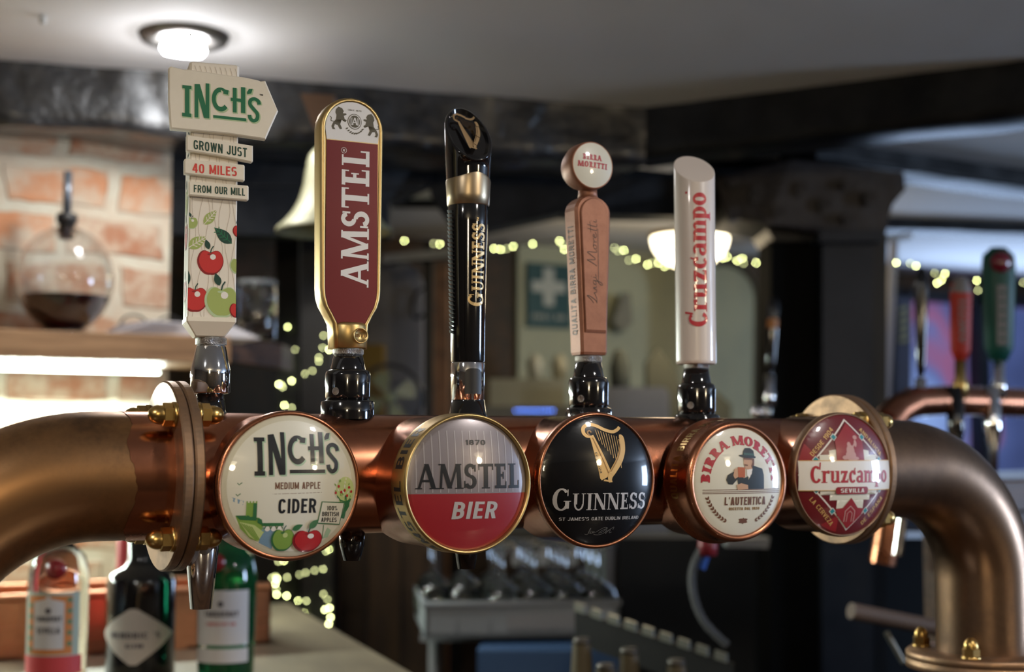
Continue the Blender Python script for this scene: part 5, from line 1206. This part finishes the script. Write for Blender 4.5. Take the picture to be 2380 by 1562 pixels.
# ================================================================== shelf, decanter and things on it
SY = 2.40; zs = RY(0, 764, SY).z; xs0 = -.9; xs1 = RY(536, 790, SY).x
b = MB(); b.box((xs0, SY, zs - .046), (xs1, BY, zs), wood_sh, .002); tag(b.build('wall_shelf'), 'thick wooden shelf on the brick wall lit from below', 'shelf')
b = MB(); panel(b, [(530, 786, 2.60), (656, 800, 2.72), (654, 856, 2.72), (530, 838, 2.60)], .14, wood_dk); tag(b.build('shelf_end'), 'dark brown shelf end left of the red paddle', 'shelf')
ledm = mat('led_strip_glow', (.9, .95, .9), .4, emit=14, ecol=(.86, 1, .88))
t = thing('led_strip', 'white LED strip glowing under the wooden shelf', 'strip light', (0, BY - .05, zs - .05))
b = MB(); xl1 = RY(376, 850, BY - .05).x; b.box((xs0, -.006, -.004), (xl1, .006, .0035), white_pl); b.build('channel', t)
b = MB()
b.box((xs0 + .01, -.004, -.007), (xl1 - .005, .004, -.004), ledm)
b.build('diode_tape', t)
area_light('led_strip_light', ((xs0 + xl1) / 2, BY - .05, zs - .06), (math.radians(-38), 0, 0), xl1 - xs0, .012, 26, (.86, 1, .90))
# decanter
DY = 2.50; c = RY(152, 650, DY); s = F / (c.x * ST + c.y * CT); R_ = 110 / s
t = thing('decanter', 'round glass decanter half full of dark drink with a steel pourer', 'decanter', (c.x, DY, zs)); zc = c.z - zs; Rz = zc - .004
b = MB(); a0 = .13
prof = [(0, zc - Rz + .002)] + [(R_ * math.sin(a), zc - Rz * math.cos(a)) for a in [.25 + (PI - .25 - .22) * i / 20 for i in range(21)]]
nk = [(19 / s, zc + 98 / s), (19 / s, zc + 130 / s)]
inner = [(17 / s, zc + 130 / s), (17 / s, zc + 96 / s)] + [((R_ - .0018) * math.sin(a), zc - (Rz - .0018) * math.cos(a)) for a in [PI - .22 - (PI - .25 - .22) * i / 20 for i in range(21)]] + [(0, zc - Rz + .004)]
b.lathe(prof + nk + inner, glass, 48); b.build('glass_body', t)
b = MB(); liq = mat('dark_drink', (.05, .006, .004), .1, trans=.35, ior=1.36)
la = math.acos(36 / 110); b.lathe([(0, zc - Rz + .0045)] + [((R_ - .0024) * math.sin(a), zc - (Rz - .0024) * math.cos(a)) for a in [.12 + (la - .12) * i / 12 for i in range(13)]] + [(0, zc - (Rz - .0024) * math.cos(la))], liq, 48); b.build('drink', t)
b = MB(); b.lathe([(0, zc + 112 / s), (17 / s, zc + 112 / s), (17 / s, zc + 130 / s), (24 / s, zc + 134 / s), (24 / s, zc + 152 / s), (20 / s, zc + 156 / s), (0, zc + 156 / s)], blackr, 24); b.build('stopper', t)
b = MB(); b.lathe([(0, zc + 150 / s), (10 / s, zc + 150 / s), (10 / s, zc + 256 / s), (8 / s, zc + 256 / s), (8 / s, zc + 200 / s), (0, zc + 200 / s)], mat('pourer_steel', (.12, .14, .17), .3, .6), 20); b.build('pourer', t)
b = MB(); b.lathe([(0, 0), (60 / s, 0), (64 / s, .006), (30 / s, .012), (0, .012)], glass, 40); b.build('foot', t)
# papers, spectacles, jar
t = thing('paper_stack', 'loose white papers on the shelf behind the signpost handle', 'papers', RY(420, 770, 2.47)); t.location.z = zs
b = MB()
for i in range(7):
    w_ = .13 - .008 * i; a = .05 * i; co, si = math.cos(a), math.sin(a); P_ = [(x * co - y * si, x * si + y * co) for x, y in ((-w_, -.04), (w_, -.045), (w_, .07), (-w_, .07))]
    b.loft([P_, P_], [i * .0035, i * .0035 + .003], mat('paper_%d' % i, (.62, .60, .62), .7) if i == 0 else MATS['paper_0'])
b.build('sheets', t)
t = thing('spectacles', 'dark wire spectacles lying on the shelf beside the papers', 'spectacles', RY(350, 765, 2.55)); t.location.z = zs
for i, dx in enumerate((-.03, .035)):
    b = MB(); b.tube([(dx + .024 * math.cos(a), 0, .024 + .021 * math.sin(a)) for a in [2 * PI * k / 20 for k in range(21)]], .0022, blackr, 6); b.build('lens_rim', t)
b = MB(); b.tube([(-.006, 0, .026), (.002, 0, .03), (.011, 0, .026)], .002, blackr, 6); b.build('bridge', t)
t = thing('glass_jar', 'clear glass jar standing on the dark shelf end', 'jar', W(595, 792, 2.66)); s = F / 2.66
b = MB(); b.lathe([(0, 0), (46 / s, 0), (48 / s, .004), (48 / s, 118 / s), (44 / s, 128 / s), (44 / s, 134 / s), (42 / s, 134 / s), (42 / s, 126 / s), (45 / s, 116 / s), (45 / s, .006), (0, .004)], glass, 36); b.build('glass_body', t)
b = MB(); b.lathe([(45 / s, 128 / s), (47 / s, 128 / s), (47 / s, 140 / s), (0, 141 / s)], mat('jar_lid_glass', (.35, .38, .40), .2, trans=.6), 36); b.build('lid', t)
b = MB(); panel(b, [(690, 545, 3.35), (640, 560, 3.35), (640, 800, 3.35), (660, 800, 3.35)], .02, wall_bl) if 0 else panel(b, [(618, 640, 3.7), (662, 640, 3.7), (662, 800, 3.7), (618, 800, 3.7)], .03, wall_bl); tag(b.build('partition'), 'narrow strip of pale panel seen right of the glass jar', 'partition')

# ================================================================== bell
c = W(776, 540, 2.25); s = F / 2.25
t = thing('bell', 'pale brass bell hanging behind the red paddle', 'bell', (c.x, c.y, c.z)); bm = mat('bell_brass', (.24, .24, .14), .5, .15)
b = MB(); pr = [(136, 0), (134, 8), (118, 22), (98, 45), (82, 75), (72, 110), (66, 150), (60, 180), (46, 198), (20, 208), (0, 210)]
inn = [(130, 0), (112, 22), (92, 45), (76, 75), (66, 110), (60, 150), (50, 180), (0, 198)]
b.lathe([(r / s, z / s) for r, z in pr], bm, 64); b.lathe([(r / s, z / s) for r, z in reversed(inn)], bm, 64); b.lathe([(136 / s, 0), (130 / s, 0)], bm, 64); b.build('bell_body', t)
b = MB(); b.tube([(0, 0, 205 / s), (0, 0, 245 / s)], 9 / s, brass, 12); b.build('hanger', t)
b = MB(); b.lathe([(0, 60 / s), (6 / s, 60 / s), (6 / s, 20 / s), (16 / s, 8 / s), (12 / s, -6 / s), (0, -8 / s)], brass, 20); b.build('clapper', t)
b = MB(); c2 = W(740, 258, 2.27); b.prism([(-.028, .026), (.028, .022), (.022, -.02), (-.004, -.034)], -.015, .25, mat('bracket_wood', (.13, .07, .04), .5)); o = b.build('bell_bracket'); o.location = c2; o.rotation_euler = (0, 0, -TH); tag(o, 'brown wooden block on the beam holding the bell', 'bracket')

# ================================================================== back counter, copper trough, bottles
ZC = 1.10
def at(px, py, z): return RZ(px, py, z)
b = MB(); k1 = RZ(640, 1392, ZC); k2 = RZ(952, 1566, ZC); k3 = k2 + (k2 - k1) * .55
vs = [(-.9, BY, ZC), (k1.x, BY, ZC), (k3.x, k3.y, ZC), (-.9, k3.y, ZC)]
vs += [(x, y, ZC - .035) for x, y, z in vs]
b.add(vs, [(3, 2, 1, 0), (4, 5, 6, 7), (0, 1, 5, 4), (1, 2, 6, 5), (2, 3, 7, 6), (3, 0, 4, 7)], wood_ct)
b.f[0] = [0, 3, 2, 1]; 
tag(b.build('back_counter'), 'weathered wooden back counter below the brick wall', 'counter')
t = thing('counter_base', 'dark wooden base of the back counter', 'cabinet', (0, 2.2, 0)); b = MB(); b.box((-.9, -.45, 0), (.68, .43, ZC - .035), cab_m); b.build('body', t)
# copper trough behind the bottles
TY = 2.12
x0t, x1t = RY(-60, 1450, TY).x, RY(628, 1450, TY).x; zt1 = RY(300, 1378, TY).z
cop_t = mat('trough_copper', (.60, .28, .15), .34, 1, noise_col=(.36, .16, .09), nscale=7, nlo=.4, nhi=.7)
t = thing('copper_trough', 'long brushed copper trough standing behind the gin bottles', 'trough', ((x0t + x1t) / 2, TY, ZC)); hw = (x1t - x0t) / 2; hh = zt1 - ZC
b = MB(); th_ = .003
for a_, c_ in (((-hw, 0, 0), (hw, th_, hh)), ((-hw, .16, 0), (hw, .163, hh)), ((-hw, 0, 0), (-hw + th_, .163, hh)), ((hw - th_, 0, 0), (hw, .163, hh)), ((-hw, 0, 0), (hw, .163, th_))): b.box(a_, c_, cop_t)
b.build('tub', t)
b = MB()
for y_ in (0, .16): b.tube([(-hw, y_, hh), (hw, y_, hh)], .006, cop_t, 12)
b.build('rolled_rim', t)
b = MB(); b.box((-hw, -.004, hh - .045), (hw, 0, hh - .040), cop_t); b.box((-hw, -.004, .02), (hw, 0, .024), cop_t)
for q in (-.62, -.35, .12, .3, .62): b.box((hw * q - .02, -.003, .0), (hw * q + .02, 0, hh), cop_t)
b.build('front_ribs', t)
def bottle(px, Z, prof, m, label, name='gin_bottle', seg=40, cat='bottle', topz=None, sq=None):
    c = W(px, 1500, Z); t = thing(name, label, cat, (c.x, c.y, ZC), -TH); s = F / Z
    b = MB(); b.lathe([(r / s, CZ + Z * math.tan(PITCH + math.atan((CY - y) / F)) - ZC if y is not None else 0) for r, y in prof], m, seg); b.build('glass_body', t); return t, s
def zz(py, Z): return CZ + Z * math.tan(PITCH + math.atan((CY - py) / F)) - ZC
def label_on(t, s, Z, r, a0, a1, py0, py1, m, name='label', draw=None):
    b = MB(maxlen=None); n = 20; z0, z1 = zz(py1, Z), zz(py0, Z); R_ = r / s + .0006
    b.add([Vector((R_ * math.sin(a), -R_ * math.cos(a), z)) for z in (z0, z1) for a in [a0 + (a1 - a0) * i / n for i in range(n + 1)]], [(i, i + 1, n + 2 + i, n + 1 + i) for i in range(n)], m, True)
    b.maxlen = .25; b.sy = 1 / s_ if (s_ := r) else 1
    b.fn = lambda u, v, l: Vector(((R_ + .0004 * (l + 1)) * math.sin(u), -(R_ + .0004 * (l + 1)) * math.cos(u), zz(v, Z)))
    if draw: draw(b)
    return b.build(name, t)
lab_g = mat('label_pale_green', (.38, .46, .40), .6); lab_w = mat('label_white', (.62, .60, .60), .6); lab_b = mat('label_cream', (.50, .45, .40), .6); lab_or = mat('label_orange', (.62, .22, .06), .6); lab_k = mat('label_ink', (.10, .09, .10), .6); lab_gr = mat('label_leaf', (.10, .22, .12), .6)
pinkm = mat('label_coral', (.60, .06, .07), .5); wax = mat('red_seal', (.22, .004, .01), .3, coat=.5)
Zb = 1.80
t, s = bottle(133, Zb, [(0, None), (60, None), (66, 1560), (68, 1350), (66, 1320), (58, 1290), (30, 1262), (22, 1240), (22, 1180), (26, 1178), (26, 1165), (0, 1165)], glass, 'clear gin bottle with an orange and green bordered label')
def dA(b):
    b.polys([[(-.78, 1378), (.78, 1378), (.78, 1512), (-.78, 1512)]], lab_or, 0); 
    for i in range(10): b.ell(-.66 if i % 2 else .68, 1388 + i * 12.5, .09, 6, lab_gr, 1, 10)
    b.polys([[(-.5, 1392), (-.1, 1385), (0, 1376), (.1, 1385), (.5, 1392), (.5, 1500), (-.5, 1500)]], lab_w, 2)
    b.ell(0, 1412, .1, 7, lab_k, 3, 12); put_word(b, 'I', 0, 0, .01, .01, lab_k, 3)
    for tx, y, h_, w_ in (('Tanqueray', 1436, 12, .84), ('SEVILLA', 1464, 14, .74)): b.text(tx, 0, 0, h_, w_, lab_k, 3, .02, T=(lambda y: lambda x, q: (x, y - q))(y))
label_on(t, s, Zb, 68, -1.05, 1.05, 1370, 1516, lab_g, 'label', dA)
label_on(t, s, Zb, 68, -1.2, 1.2, 1516, 1558, pinkm, 'coral_band')
b = MB(); b.lathe([(0, .004), (22 / s, .002), (22 / s, -.006), (0, -.006)], wax, 24, M=Matrix.Translation((12 / s, -62 / s, zz(1318, Zb))) @ Matrix.Rotation(PI / 2, 4, 'X')); b.build('red_seal', t)
Z2 = 1.88
t, s = bottle(326, Z2, [(0, None), (74, None), (78, 1560), (78, 1350), (72, 1332), (40, 1316), (32, 1300), (30, 1200), (0, 1200)], blackg, 'black apothecary gin bottle with a pale diamond label')
b = MB(); b.fn = lambda u, v, l: Vector((78 / s * math.sin(u) * (1 + .02 * 0) , -78 / s * math.cos(u) - .0006 - .0004 * l, zz(v, Z2))); b.maxlen = None
def fnD(u, v, l): r = 78 / s + .0006 + .0004 * l; return Vector((r * math.sin(u), -r * math.cos(u), zz(v, Z2)))
b.fn = fnD; b.maxlen = .25; b.sy = 1 / 78
b.polys([[(-1.25 + .2 * i, 1466 - 64 * (1 - abs(-1.25 + .2 * i - .05) / 1.3)), (-1.05 + .2 * i, 1466 - 64 * (1 - abs(-1.05 + .2 * i - .05) / 1.3)), (-1.05 + .2 * i, 1466 + 74 * (1 - abs(-1.05 + .2 * i - .05) / 1.3)), (-1.25 + .2 * i, 1466 + 74 * (1 - abs(-1.25 + .2 * i - .05) / 1.3))] for i in range(13)], lab_b, 0)
for i in range(len(b.f)): pass
b.text("HENDRICK'S", 0, 0, 14, 1.5, lab_k, 1, .02, T=lambda x, q: (x + .08, 1474 - q)); b.text('GIN', 0, 0, 10, .5, lab_k, 1, .02, T=lambda x, q: (x + .08, 1496 - q)); b.build('label', t)
Z3 = 1.86
t, s = bottle(525, Z3, [(0, None), (60, None), (64, 1560), (68, 1345), (66, 1320), (60, 1290), (40, 1268), (26, 1250), (24, 1180), (0, 1178)], glass_g, 'green gin bottle with a white label and red seal')
def dC(b):
    b.ell(0, 1397, .1, 7, lab_k, 0, 12); b.polys([[(-1.0, 1491), (1.0, 1491), (1.0, 1499), (-1.0, 1499)]], glass_g, 1)
    b.text('Tanqueray', 0, 0, 13, 1.2, lab_k, 0, .02, T=lambda x, q: (x, 1426 - q)); b.text('LONDON DRY GIN', 0, 0, 7, 1.0, pinkm, 0, .0, T=lambda x, q: (x, 1446 - q))
label_on(t, s, Z3, 67, -1.0, 1.0, 1366, 1532, lab_w, 'label', dC)
b = MB(); b.lathe([(0, .004), (20 / s, .002), (20 / s, -.006), (0, -.006)], wax, 24, M=Matrix.Translation((-12 / s, -62 / s, zz(1303, Z3))) @ Matrix.Rotation(PI / 2, 4, 'X')); b.build('red_seal', t)
b = MB(); b.fn = None; c = W(298, 1290, 2.0); b.lathe([(0, -.19), (.016, -.19), (.016, .02), (.010, .03), (0, .03)], pinkm, 20); o = b.build('bottle_stopper'); o.location = (c.x, c.y, c.z); tag(o, 'small red tube standing left of the black gin bottle', 'tube')

# ================================================================== below the pipe: cabinet, glasses, crate, bottle rack, hose
b = MB(); panel(b, [(772, 1052, 3.2), (1012, 1052, 3.2), (1012, 2420, 3.2), (772, 2420, 3.2)], .385, cab_m)
for x_ in (850, 930): panel(b, [(x_, 1240, 3.19), (x_ + 3, 1240, 3.19), (x_ + 3, 2560, 3.19), (x_, 2560, 3.19)], .01, blackr)
tag(b.build('cabinet'), 'dark brown cupboard behind the end of the back counter', 'cabinet')
cr_m = mat('crate_plastic', (.26, .28, .30), .5)
c = W(1215, 1480, 2.55); zc_ = W(1215, 1475, 2.55).z; t = thing('glass_crate', 'grey plastic crate full of upturned glasses', 'crate', c, -TH + .12); s = F / 2.55
wb = 225 / s; b = MB(); H_ = 75 / s; D_ = .30; tk_ = .008
for a_, c_ in (((-wb, 0, 0), (wb, tk_, H_)), ((-wb, D_, 0), (wb, D_ + tk_, H_)), ((-wb, 0, 0), (-wb + tk_, D_, H_)), ((wb - tk_, 0, 0), (wb, D_, H_)), ((-wb, 0, 0), (wb, D_, .008))): b.box(a_, c_, cr_m)
for i in range(1, 6): b.box((-wb + 2 * wb * i / 6 - .002, 0, 0), (-wb + 2 * wb * i / 6 + .002, D_, H_ * .5), cr_m)
for i in range(1, 4): b.box((-wb, D_ * i / 4, 0), (wb, D_ * i / 4 + .004, H_ * .5), cr_m)
b.build('tray', t)
b = MB(); b.tube([(-wb, 0, H_), (wb, 0, H_), (wb, D_, H_), (-wb, D_, H_), (-wb, 0, H_)], .006, cr_m, 8); b.build('rim', t)
b = MB(); b.box((-.03, -.003, H_ * .25), (.11, 0, H_ * .7), grey_pl); b.build('label_holder', t)
Mc = Matrix.Translation(t.location) @ Matrix.Rotation(-TH + .12, 4, 'Z')
glass2 = mat('glassware', (.93, .94, .90), .03, trans=1, ior=1.5)
g0 = thing('wine_glass', 'stemmed glass turned upside down in the grey crate', 'glass', Mc @ Vector((0, 0, .02)), group='upturned glasses in the grey crate')
b = MB(); b.lathe([(.030, 0), (.036, .02), (.036, .045), (.024, .07), (.005, .082), (.0035, .09), (.0035, .13), (.008, .138), (.030, .142), (.030, .144), (0, .144)], glass2, 28)
b.lathe([(.0285, 0), (.0345, .02), (.0345, .045), (.022, .068), (0, .078)], glass2, 28); b.build('glass_body', g0)
k = 0
for i in range(6):
    for j in range(4):
        if i < 2 and j < 2: continue
        q = Mc @ Vector((-wb + 2 * wb * (i + .5) / 6, D_ * (j + .5) / 4, .012))
        rw = ['nearest row', 'second row', 'third row', 'rearmost row'][j]; cl_ = ['leftmost', 'second from the left', 'third from the left', 'third from the right', 'second from the right', 'rightmost'][i]
        lb = f'upturned glass in the grey crate, {rw}, {cl_}'
        if k == 0: g0.location = q; g0['label'] = lb
        else: dup(g0, q, label=lb)
        k += 1
b = MB(); c = W(1270, 1530, 2.5); b.box((-.12, 0, -.16), (.14, .10, .02), blue_pl, .008); o = b.build('blue_crate'); o.location = c; o.rotation_euler = (0, 0, -TH); tag(o, 'dark blue plastic crate under the grey glass crate', 'crate')
b = MB(); c = W(1160, 1480, 2.6); 
for dx in (-.13, .2): b.tube([(dx, .24, -.02), (dx, .24, -1.02)], .012, grey_pl, 10)
b.box((-.15, .12, -.025), (.24, .36, -.012), grey_pl)
o = b.build('crate_stand'); o.location = c; o.rotation_euler = (0, 0, -TH); tag(o, 'dim grey stand holding the crates', 'stand')
b = MB(); panel(b, [(1190, 1290, 3.0), (1340, 1290, 3.0), (1340, 1315, 3.0), (1190, 1315, 3.0)], .2, grey_pl); b2 = b.build('low_shelf'); tag(b2, 'dim grey shelf behind the upturned glasses', 'shelf')
# bottle rack with beer bottles, seen from above at the bottom
r0, r1 = W(1330, 1418, 2.15), W(1700, 1545, 2.0); 
t = thing('bottle_rack', 'slotted metal rack edge over a row of beer bottles', 'rack', r0)
b = MB(); d = r1 - r0; n_ = Vector((-d.y, d.x, 0)).normalized()
steel = mat('dull_steel', (.30, .30, .27), .4, .8)
for i in range(9):
    a_, c_ = r0 + d * (i / 9 + .012) - r0, r0 + d * ((i + .72) / 9) - r0; up = Vector((0, 0, .012)); q = [a_, c_, c_ + up, a_ + up]; b.add(q + [v + n_ * .006 for v in q], [(0, 1, 2, 3), (7, 6, 5, 4), (0, 4, 5, 1), (3, 2, 6, 7), (1, 5, 6, 2), (0, 3, 7, 4)], steel)
b.build('slotted_edge', t); b = MB(); q = [Vector(), d, d + Vector((0, 0, -.05)), Vector((0, 0, -.05))]; b.add([v + n_ * .007 for v in q] + [v + n_ * .012 for v in q], [(0, 1, 2, 3), (7, 6, 5, 4), (0, 4, 5, 1)], blackr); b.build('back_rail', t)
bb = thing('beer_bottle', 'dark beer bottle with a gold neck in the row under the slotted rack', 'bottle', (0, 0, 0), group='beer bottles under the slotted rack'); bg = mat('brown_glass', (.02, .012, .006), .08, coat=.5)
b = MB(); b.lathe([(0, -.20), (.030, -.20), (.030, -.09), (.014, -.05), (.012, 0), (0, 0)], bg, 24); b.build('glass_body', bb)
b = MB(); b.lathe([(.0127, -.004), (.0142, -.03), (.0152, -.045)], mat('neck_foil', (.08, .06, .03), .5), 24); b.build('neck_foil', bb)
b = MB(); b.lathe([(0, .004), (.011, .003), (.0135, -.004), (.0125, -.004)], mat('crown_cap', (.10, .09, .08), .4, .6), 20); b.build('cap', bb)
sp = [(1352, 1488, 1.97), (1462, 1512, 1.95), (1572, 1538, 1.93), (1408, 1548, 1.86)]; spn = ['leftmost beer bottle under the slotted rack', 'second beer bottle from the left under the slotted rack', 'rightmost beer bottle under the slotted rack', 'nearest beer bottle, standing in front of the row under the rack']
for i, (px, py, zz_) in enumerate(sp):
    q = W(px, py, zz_)
    if i == 0: bb.location = q; bb['label'] = spn[0]
    else: dup(bb, q, label=spn[i])
b = MB(); b.box((-.35, -.25, -.215), (.5, .3, -.2), blackr); o = b.build('bottle_shelf'); o.location = W(1480, 1520, 1.97); o.rotation_euler = (0, 0, 0); tag(o, 'dark shelf the beer bottles stand on', 'shelf')
# braided hose with coloured valve
t = thing('braided_hose', 'curved grey braided hose with a red and blue valve', 'hose', W(1640, 1280, 1.9)); o = t.location
hose = mat('braid', (.13, .135, .14), .35, .5, bump=1, bscale=300)
pts = smooth_pts([tuple(W(px, py, 1.9) - o) for px, py in ((1632, 1275), (1614, 1310), (1608, 1350), (1616, 1400), (1640, 1450), (1690, 1500))], 6)
b = MB(); b.tube(pts, [.0052 + .0007 * (i % 2) for i in range(len(pts))], hose, 14); b.build('hose', t)
b = MB(); c = W(1645, 1270, 1.9) - o; b.lathe([(0, -.012), (.012, -.012), (.013, .0), (.012, .012), (0, .012)], mat('valve_red', (.22, .02, .03), .4), 20, M=Matrix.Translation(c)); b.build('red_valve', t)
b = MB(); b.tube([W(1640, 1292, 1.9) - o, W(1630, 1322, 1.9) - o], .0055, mat('valve_blue', (.03, .10, .40), .4), 12); b.build('blue_sleeve', t)
# pale-handled bar paddle at the lower right
t = thing('wooden_bar', 'short blurred wooden bar lying below the right elbow', 'bar', W(2080, 1440, 1.9)); o = t.location
b = MB(); b.tube([W(1978, 1420, 1.9) - o, W(2190, 1462, 1.95) - o], .011, mat('bar_wood', (.12, .08, .06), .6), 16); b.build('bar_body', t)
b = MB(); b.tube([W(2060, 1470, 1.95) - o, W(2100, 1540, 1.95) - o], .004, steel, 8); b.build('strut', t)
b = MB(); b.tube([W(2068, 1205, 2.15), W(2050, 1310, 2.15)], .02, copper_lip, 20); tag(b.build('copper_pipe'), 'short blurred copper pipe below the right flange', 'pipe')
b = MB(); b.tube([W(2098, 1205, 2.1), W(2085, 1290, 2.1)], .008, chrome, 14); tag(b.build('chrome_tube'), 'thin shining tube beside the short copper pipe', 'pipe')
b = MB(); panel(b, [(1690, 1255, 2.4), (1790, 1250, 2.4), (1785, 1275, 2.4), (1690, 1272, 2.4)], .05, grey_pl); tag(b.build('grey_tray'), 'small dim grey tray under the cream badge with the man', 'tray')
b = MB(); b.lathe([(0, .007), (.009, .006), (.011, -.006), (0, -.009)], brass, 16); o = b.build('brass_knob'); o.location = W(1785, 1302, 3.35); tag(o, 'tiny brass knob in the dark under the pipe', 'knob')
# dark back cupboards below the far taps
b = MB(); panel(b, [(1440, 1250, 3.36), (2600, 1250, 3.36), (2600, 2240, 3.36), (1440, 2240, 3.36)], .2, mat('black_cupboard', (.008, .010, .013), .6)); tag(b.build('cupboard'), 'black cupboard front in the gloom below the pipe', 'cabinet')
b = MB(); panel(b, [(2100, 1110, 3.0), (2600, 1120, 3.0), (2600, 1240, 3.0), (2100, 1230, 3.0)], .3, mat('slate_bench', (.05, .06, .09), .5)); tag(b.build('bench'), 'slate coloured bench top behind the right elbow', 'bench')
# customers' side bar counter, under the frame
b = MB(); b.box((-1.2, .55, 1.12), (2.4, PY + .085, 1.17), mat('bar_top', (.07, .035, .018), .3, coat=.3, noise_col=(.04, .02, .012), nscale=5, stretch=(1, 6, 6)), .004); b.box((-1.2, .75, 0), (2.4, PY + .02, 1.12), wood_dk); tag(b.build('bar_counter'), 'dark bar counter carrying the copper tower', 'bar counter')

# ================================================================== lights
down_m = mat('downlight_lens', (1, 1, 1), .4, emit=60, ecol=(.95, .97, 1))
def downlight(loc, label, power, col=(1, .93, .84), tilt=.0, glow=0):
    t = thing('downlight', label, 'ceiling light', (loc[0], loc[1], CEIL))
    b = MB(); b.lathe([(.036, -.004), (.050, -.012), (.068, -.010), (.073, 0)], mat('light_ring', (.16, .15, .14), .35, .8) if 'light_ring' not in MATS else MATS['light_ring'], 48); b.lathe([(.036, -.004), (.034, .0)], MATS['light_ring'], 48); b.build('ring', t)
    b = MB(); M = Matrix.Rotation(tilt, 4, 'X'); b.lathe([(0, -.034), (.030, -.032), (.036, -.024), (.030, .0), (0, 0)], down_m, 36, M=M); b.build('lens', t)
    l = bpy.data.lights.new('spot', 'SPOT'); l.energy = power; l.color = col; l.spot_size = math.radians(165); l.spot_blend = .5; l.shadow_soft_size = .035
    lo = bpy.data.objects.new('downlight_light', l); SC.collection.objects.link(lo); lo.location = (loc[0], loc[1], CEIL - .03)
    if glow:                                                          # the protruding bulb also lights the ceiling round it
        l = bpy.data.lights.new('bulb', 'POINT'); l.energy = glow; l.color = (.96, .97, 1); l.shadow_soft_size = .035
        lo = bpy.data.objects.new('downlight_bulb', l); SC.collection.objects.link(lo); lo.location = (loc[0], loc[1], CEIL - .13)
    return t
c = RZ(428, 82, CEIL); downlight(c, 'bright round downlight in the ceiling above the signpost handle', 18, tilt=.16, glow=1.0)
downlight((.95, .15, 0), 'downlight over the customers side of the bar, right', 30)
downlight((-.55, .35, 0), 'downlight over the customers side of the bar, left', 30)
bowl_lamp((-.6, -1.3), 'added unseen bowl lamp over the customers side, left', power=28); bowl_lamp((1.9, -1.6), 'added unseen bowl lamp over the customers side, right', power=28)  # both added out of view to brighten the ceiling and the bar front
# screw hook in the ceiling
b = MB(); b.lathe([(0, -.014), (.005, -.012), (.006, -.004), (.003, 0), (0, 0)], white_pl, 12); o = b.build('ceiling_hook'); o.location = RZ(100, 36, CEIL); tag(o, 'tiny white hook in the ceiling at the upper left', 'hook')
# fairy lights
fm = mat('fairy_bulb', (1, .95, .6), .4, emit=55, ecol=(.92, 1, .40)); fm2 = mat('fairy_bulb_dim', (1, .95, .6), .4, emit=15, ecol=(.95, 1, .45))
wirem = mat('fairy_wire', (.02, .03, .02), .6)
def fairy(name_label, pts, Z, Zf=None):
    P_ = [W(px, py, Zf(px) if Zf else Z) for px, py in pts]; o = P_[0]
    t = thing('string_lights', name_label, 'string lights', o)
    b = MB(); b.tube(smooth_pts([tuple(p - o) for p in P_], 2), .0012, wirem, 5, caps=False); b.build('wire', t)
    me = None; rnd = random.Random(len(pts))
    mb = MB(); mb.lathe([(0, -.0018), (.0013, -.0013), (.0018, 0), (.0013, .0013), (0, .0018)], fm, 10); b1 = mb.build('bulb', t)
    mb = MB(); mb.lathe([(0, -.0018), (.0013, -.0013), (.0018, 0), (.0013, .0013), (0, .0018)], fm2, 10); b2 = mb.build('bulb', t)
    for i, p in enumerate(P_):
        if i == 0: q = b1
        elif i == 1: q = b2
        else: q = (b1 if rnd.random() < .5 else b2).copy(); SC.collection.objects.link(q); q.parent = t
        q.location = p - o
fairy('string of small warm lights across the far room behind the handles', [(940, 560), (1008, 566), (1022, 567), (1148, 578), (1163, 580), (1177, 578), (1193, 573), (1238, 567), (1300, 560), (1307, 568), (1312, 580), (1428, 576), (1436, 583), (1450, 582), (1462, 605), (1478, 602), (1505, 615), (1517, 611), (1530, 611), (1545, 619), (1555, 615), (1680, 600), (1690, 597), (1713, 606), (1725, 601), (1728, 612), (1757, 611), (1765, 620), (1786, 605), (1797, 607), (1807, 625)], 3.75)
fairy('string of small lights on the black uprights above the pipe', [(669, 760), (752, 780), (750, 808), (741, 831), (741, 840), (765, 813), (726, 862), (709, 869), (686, 813), (674, 843), (669, 857), (678, 885), (655, 895), (648, 893), (657, 900), (661, 942), (678, 948)], 2.95, Zf=lambda x: 3.14 if x < 698 else 3.04)
fairy('string of small lights on the black uprights below the pipe', [(765, 1278), (758, 1281), (660, 1303), (647, 1305), (640, 1340), (644, 1345), (667, 1342), (632, 1343), (640, 1357), (642, 1370), (643, 1382), (666, 1385), (693, 1396), (712, 1397), (707, 1424), (751, 1323), (731, 1326), (711, 1331), (696, 1336), (752, 1381), (761, 1393), (766, 1413), (755, 1417), (768, 1435), (764, 1450)], 2.9, Zf=lambda x: 3.14 if x < 698 else 3.04)
fairy('string of small lights behind the far taps at the right', [(2083, 611), (2115, 612), (2129, 618), (2142, 626), (2172, 635), (2196, 636), (2188, 651), (2178, 658), (2270, 652), (2284, 663), (2273, 675), (2378, 657)], 3.5)
# sideboards that carry the things standing at the back
t = thing('sideboard', 'dark sideboard under the coffee machine', 'sideboard', (Oc.x, Oc.y, 0), -TH)
b = MB(); b.box((-.22, .0, 0), (.14, .3, Oc.z - .351), cab_m); b.build('body', t)
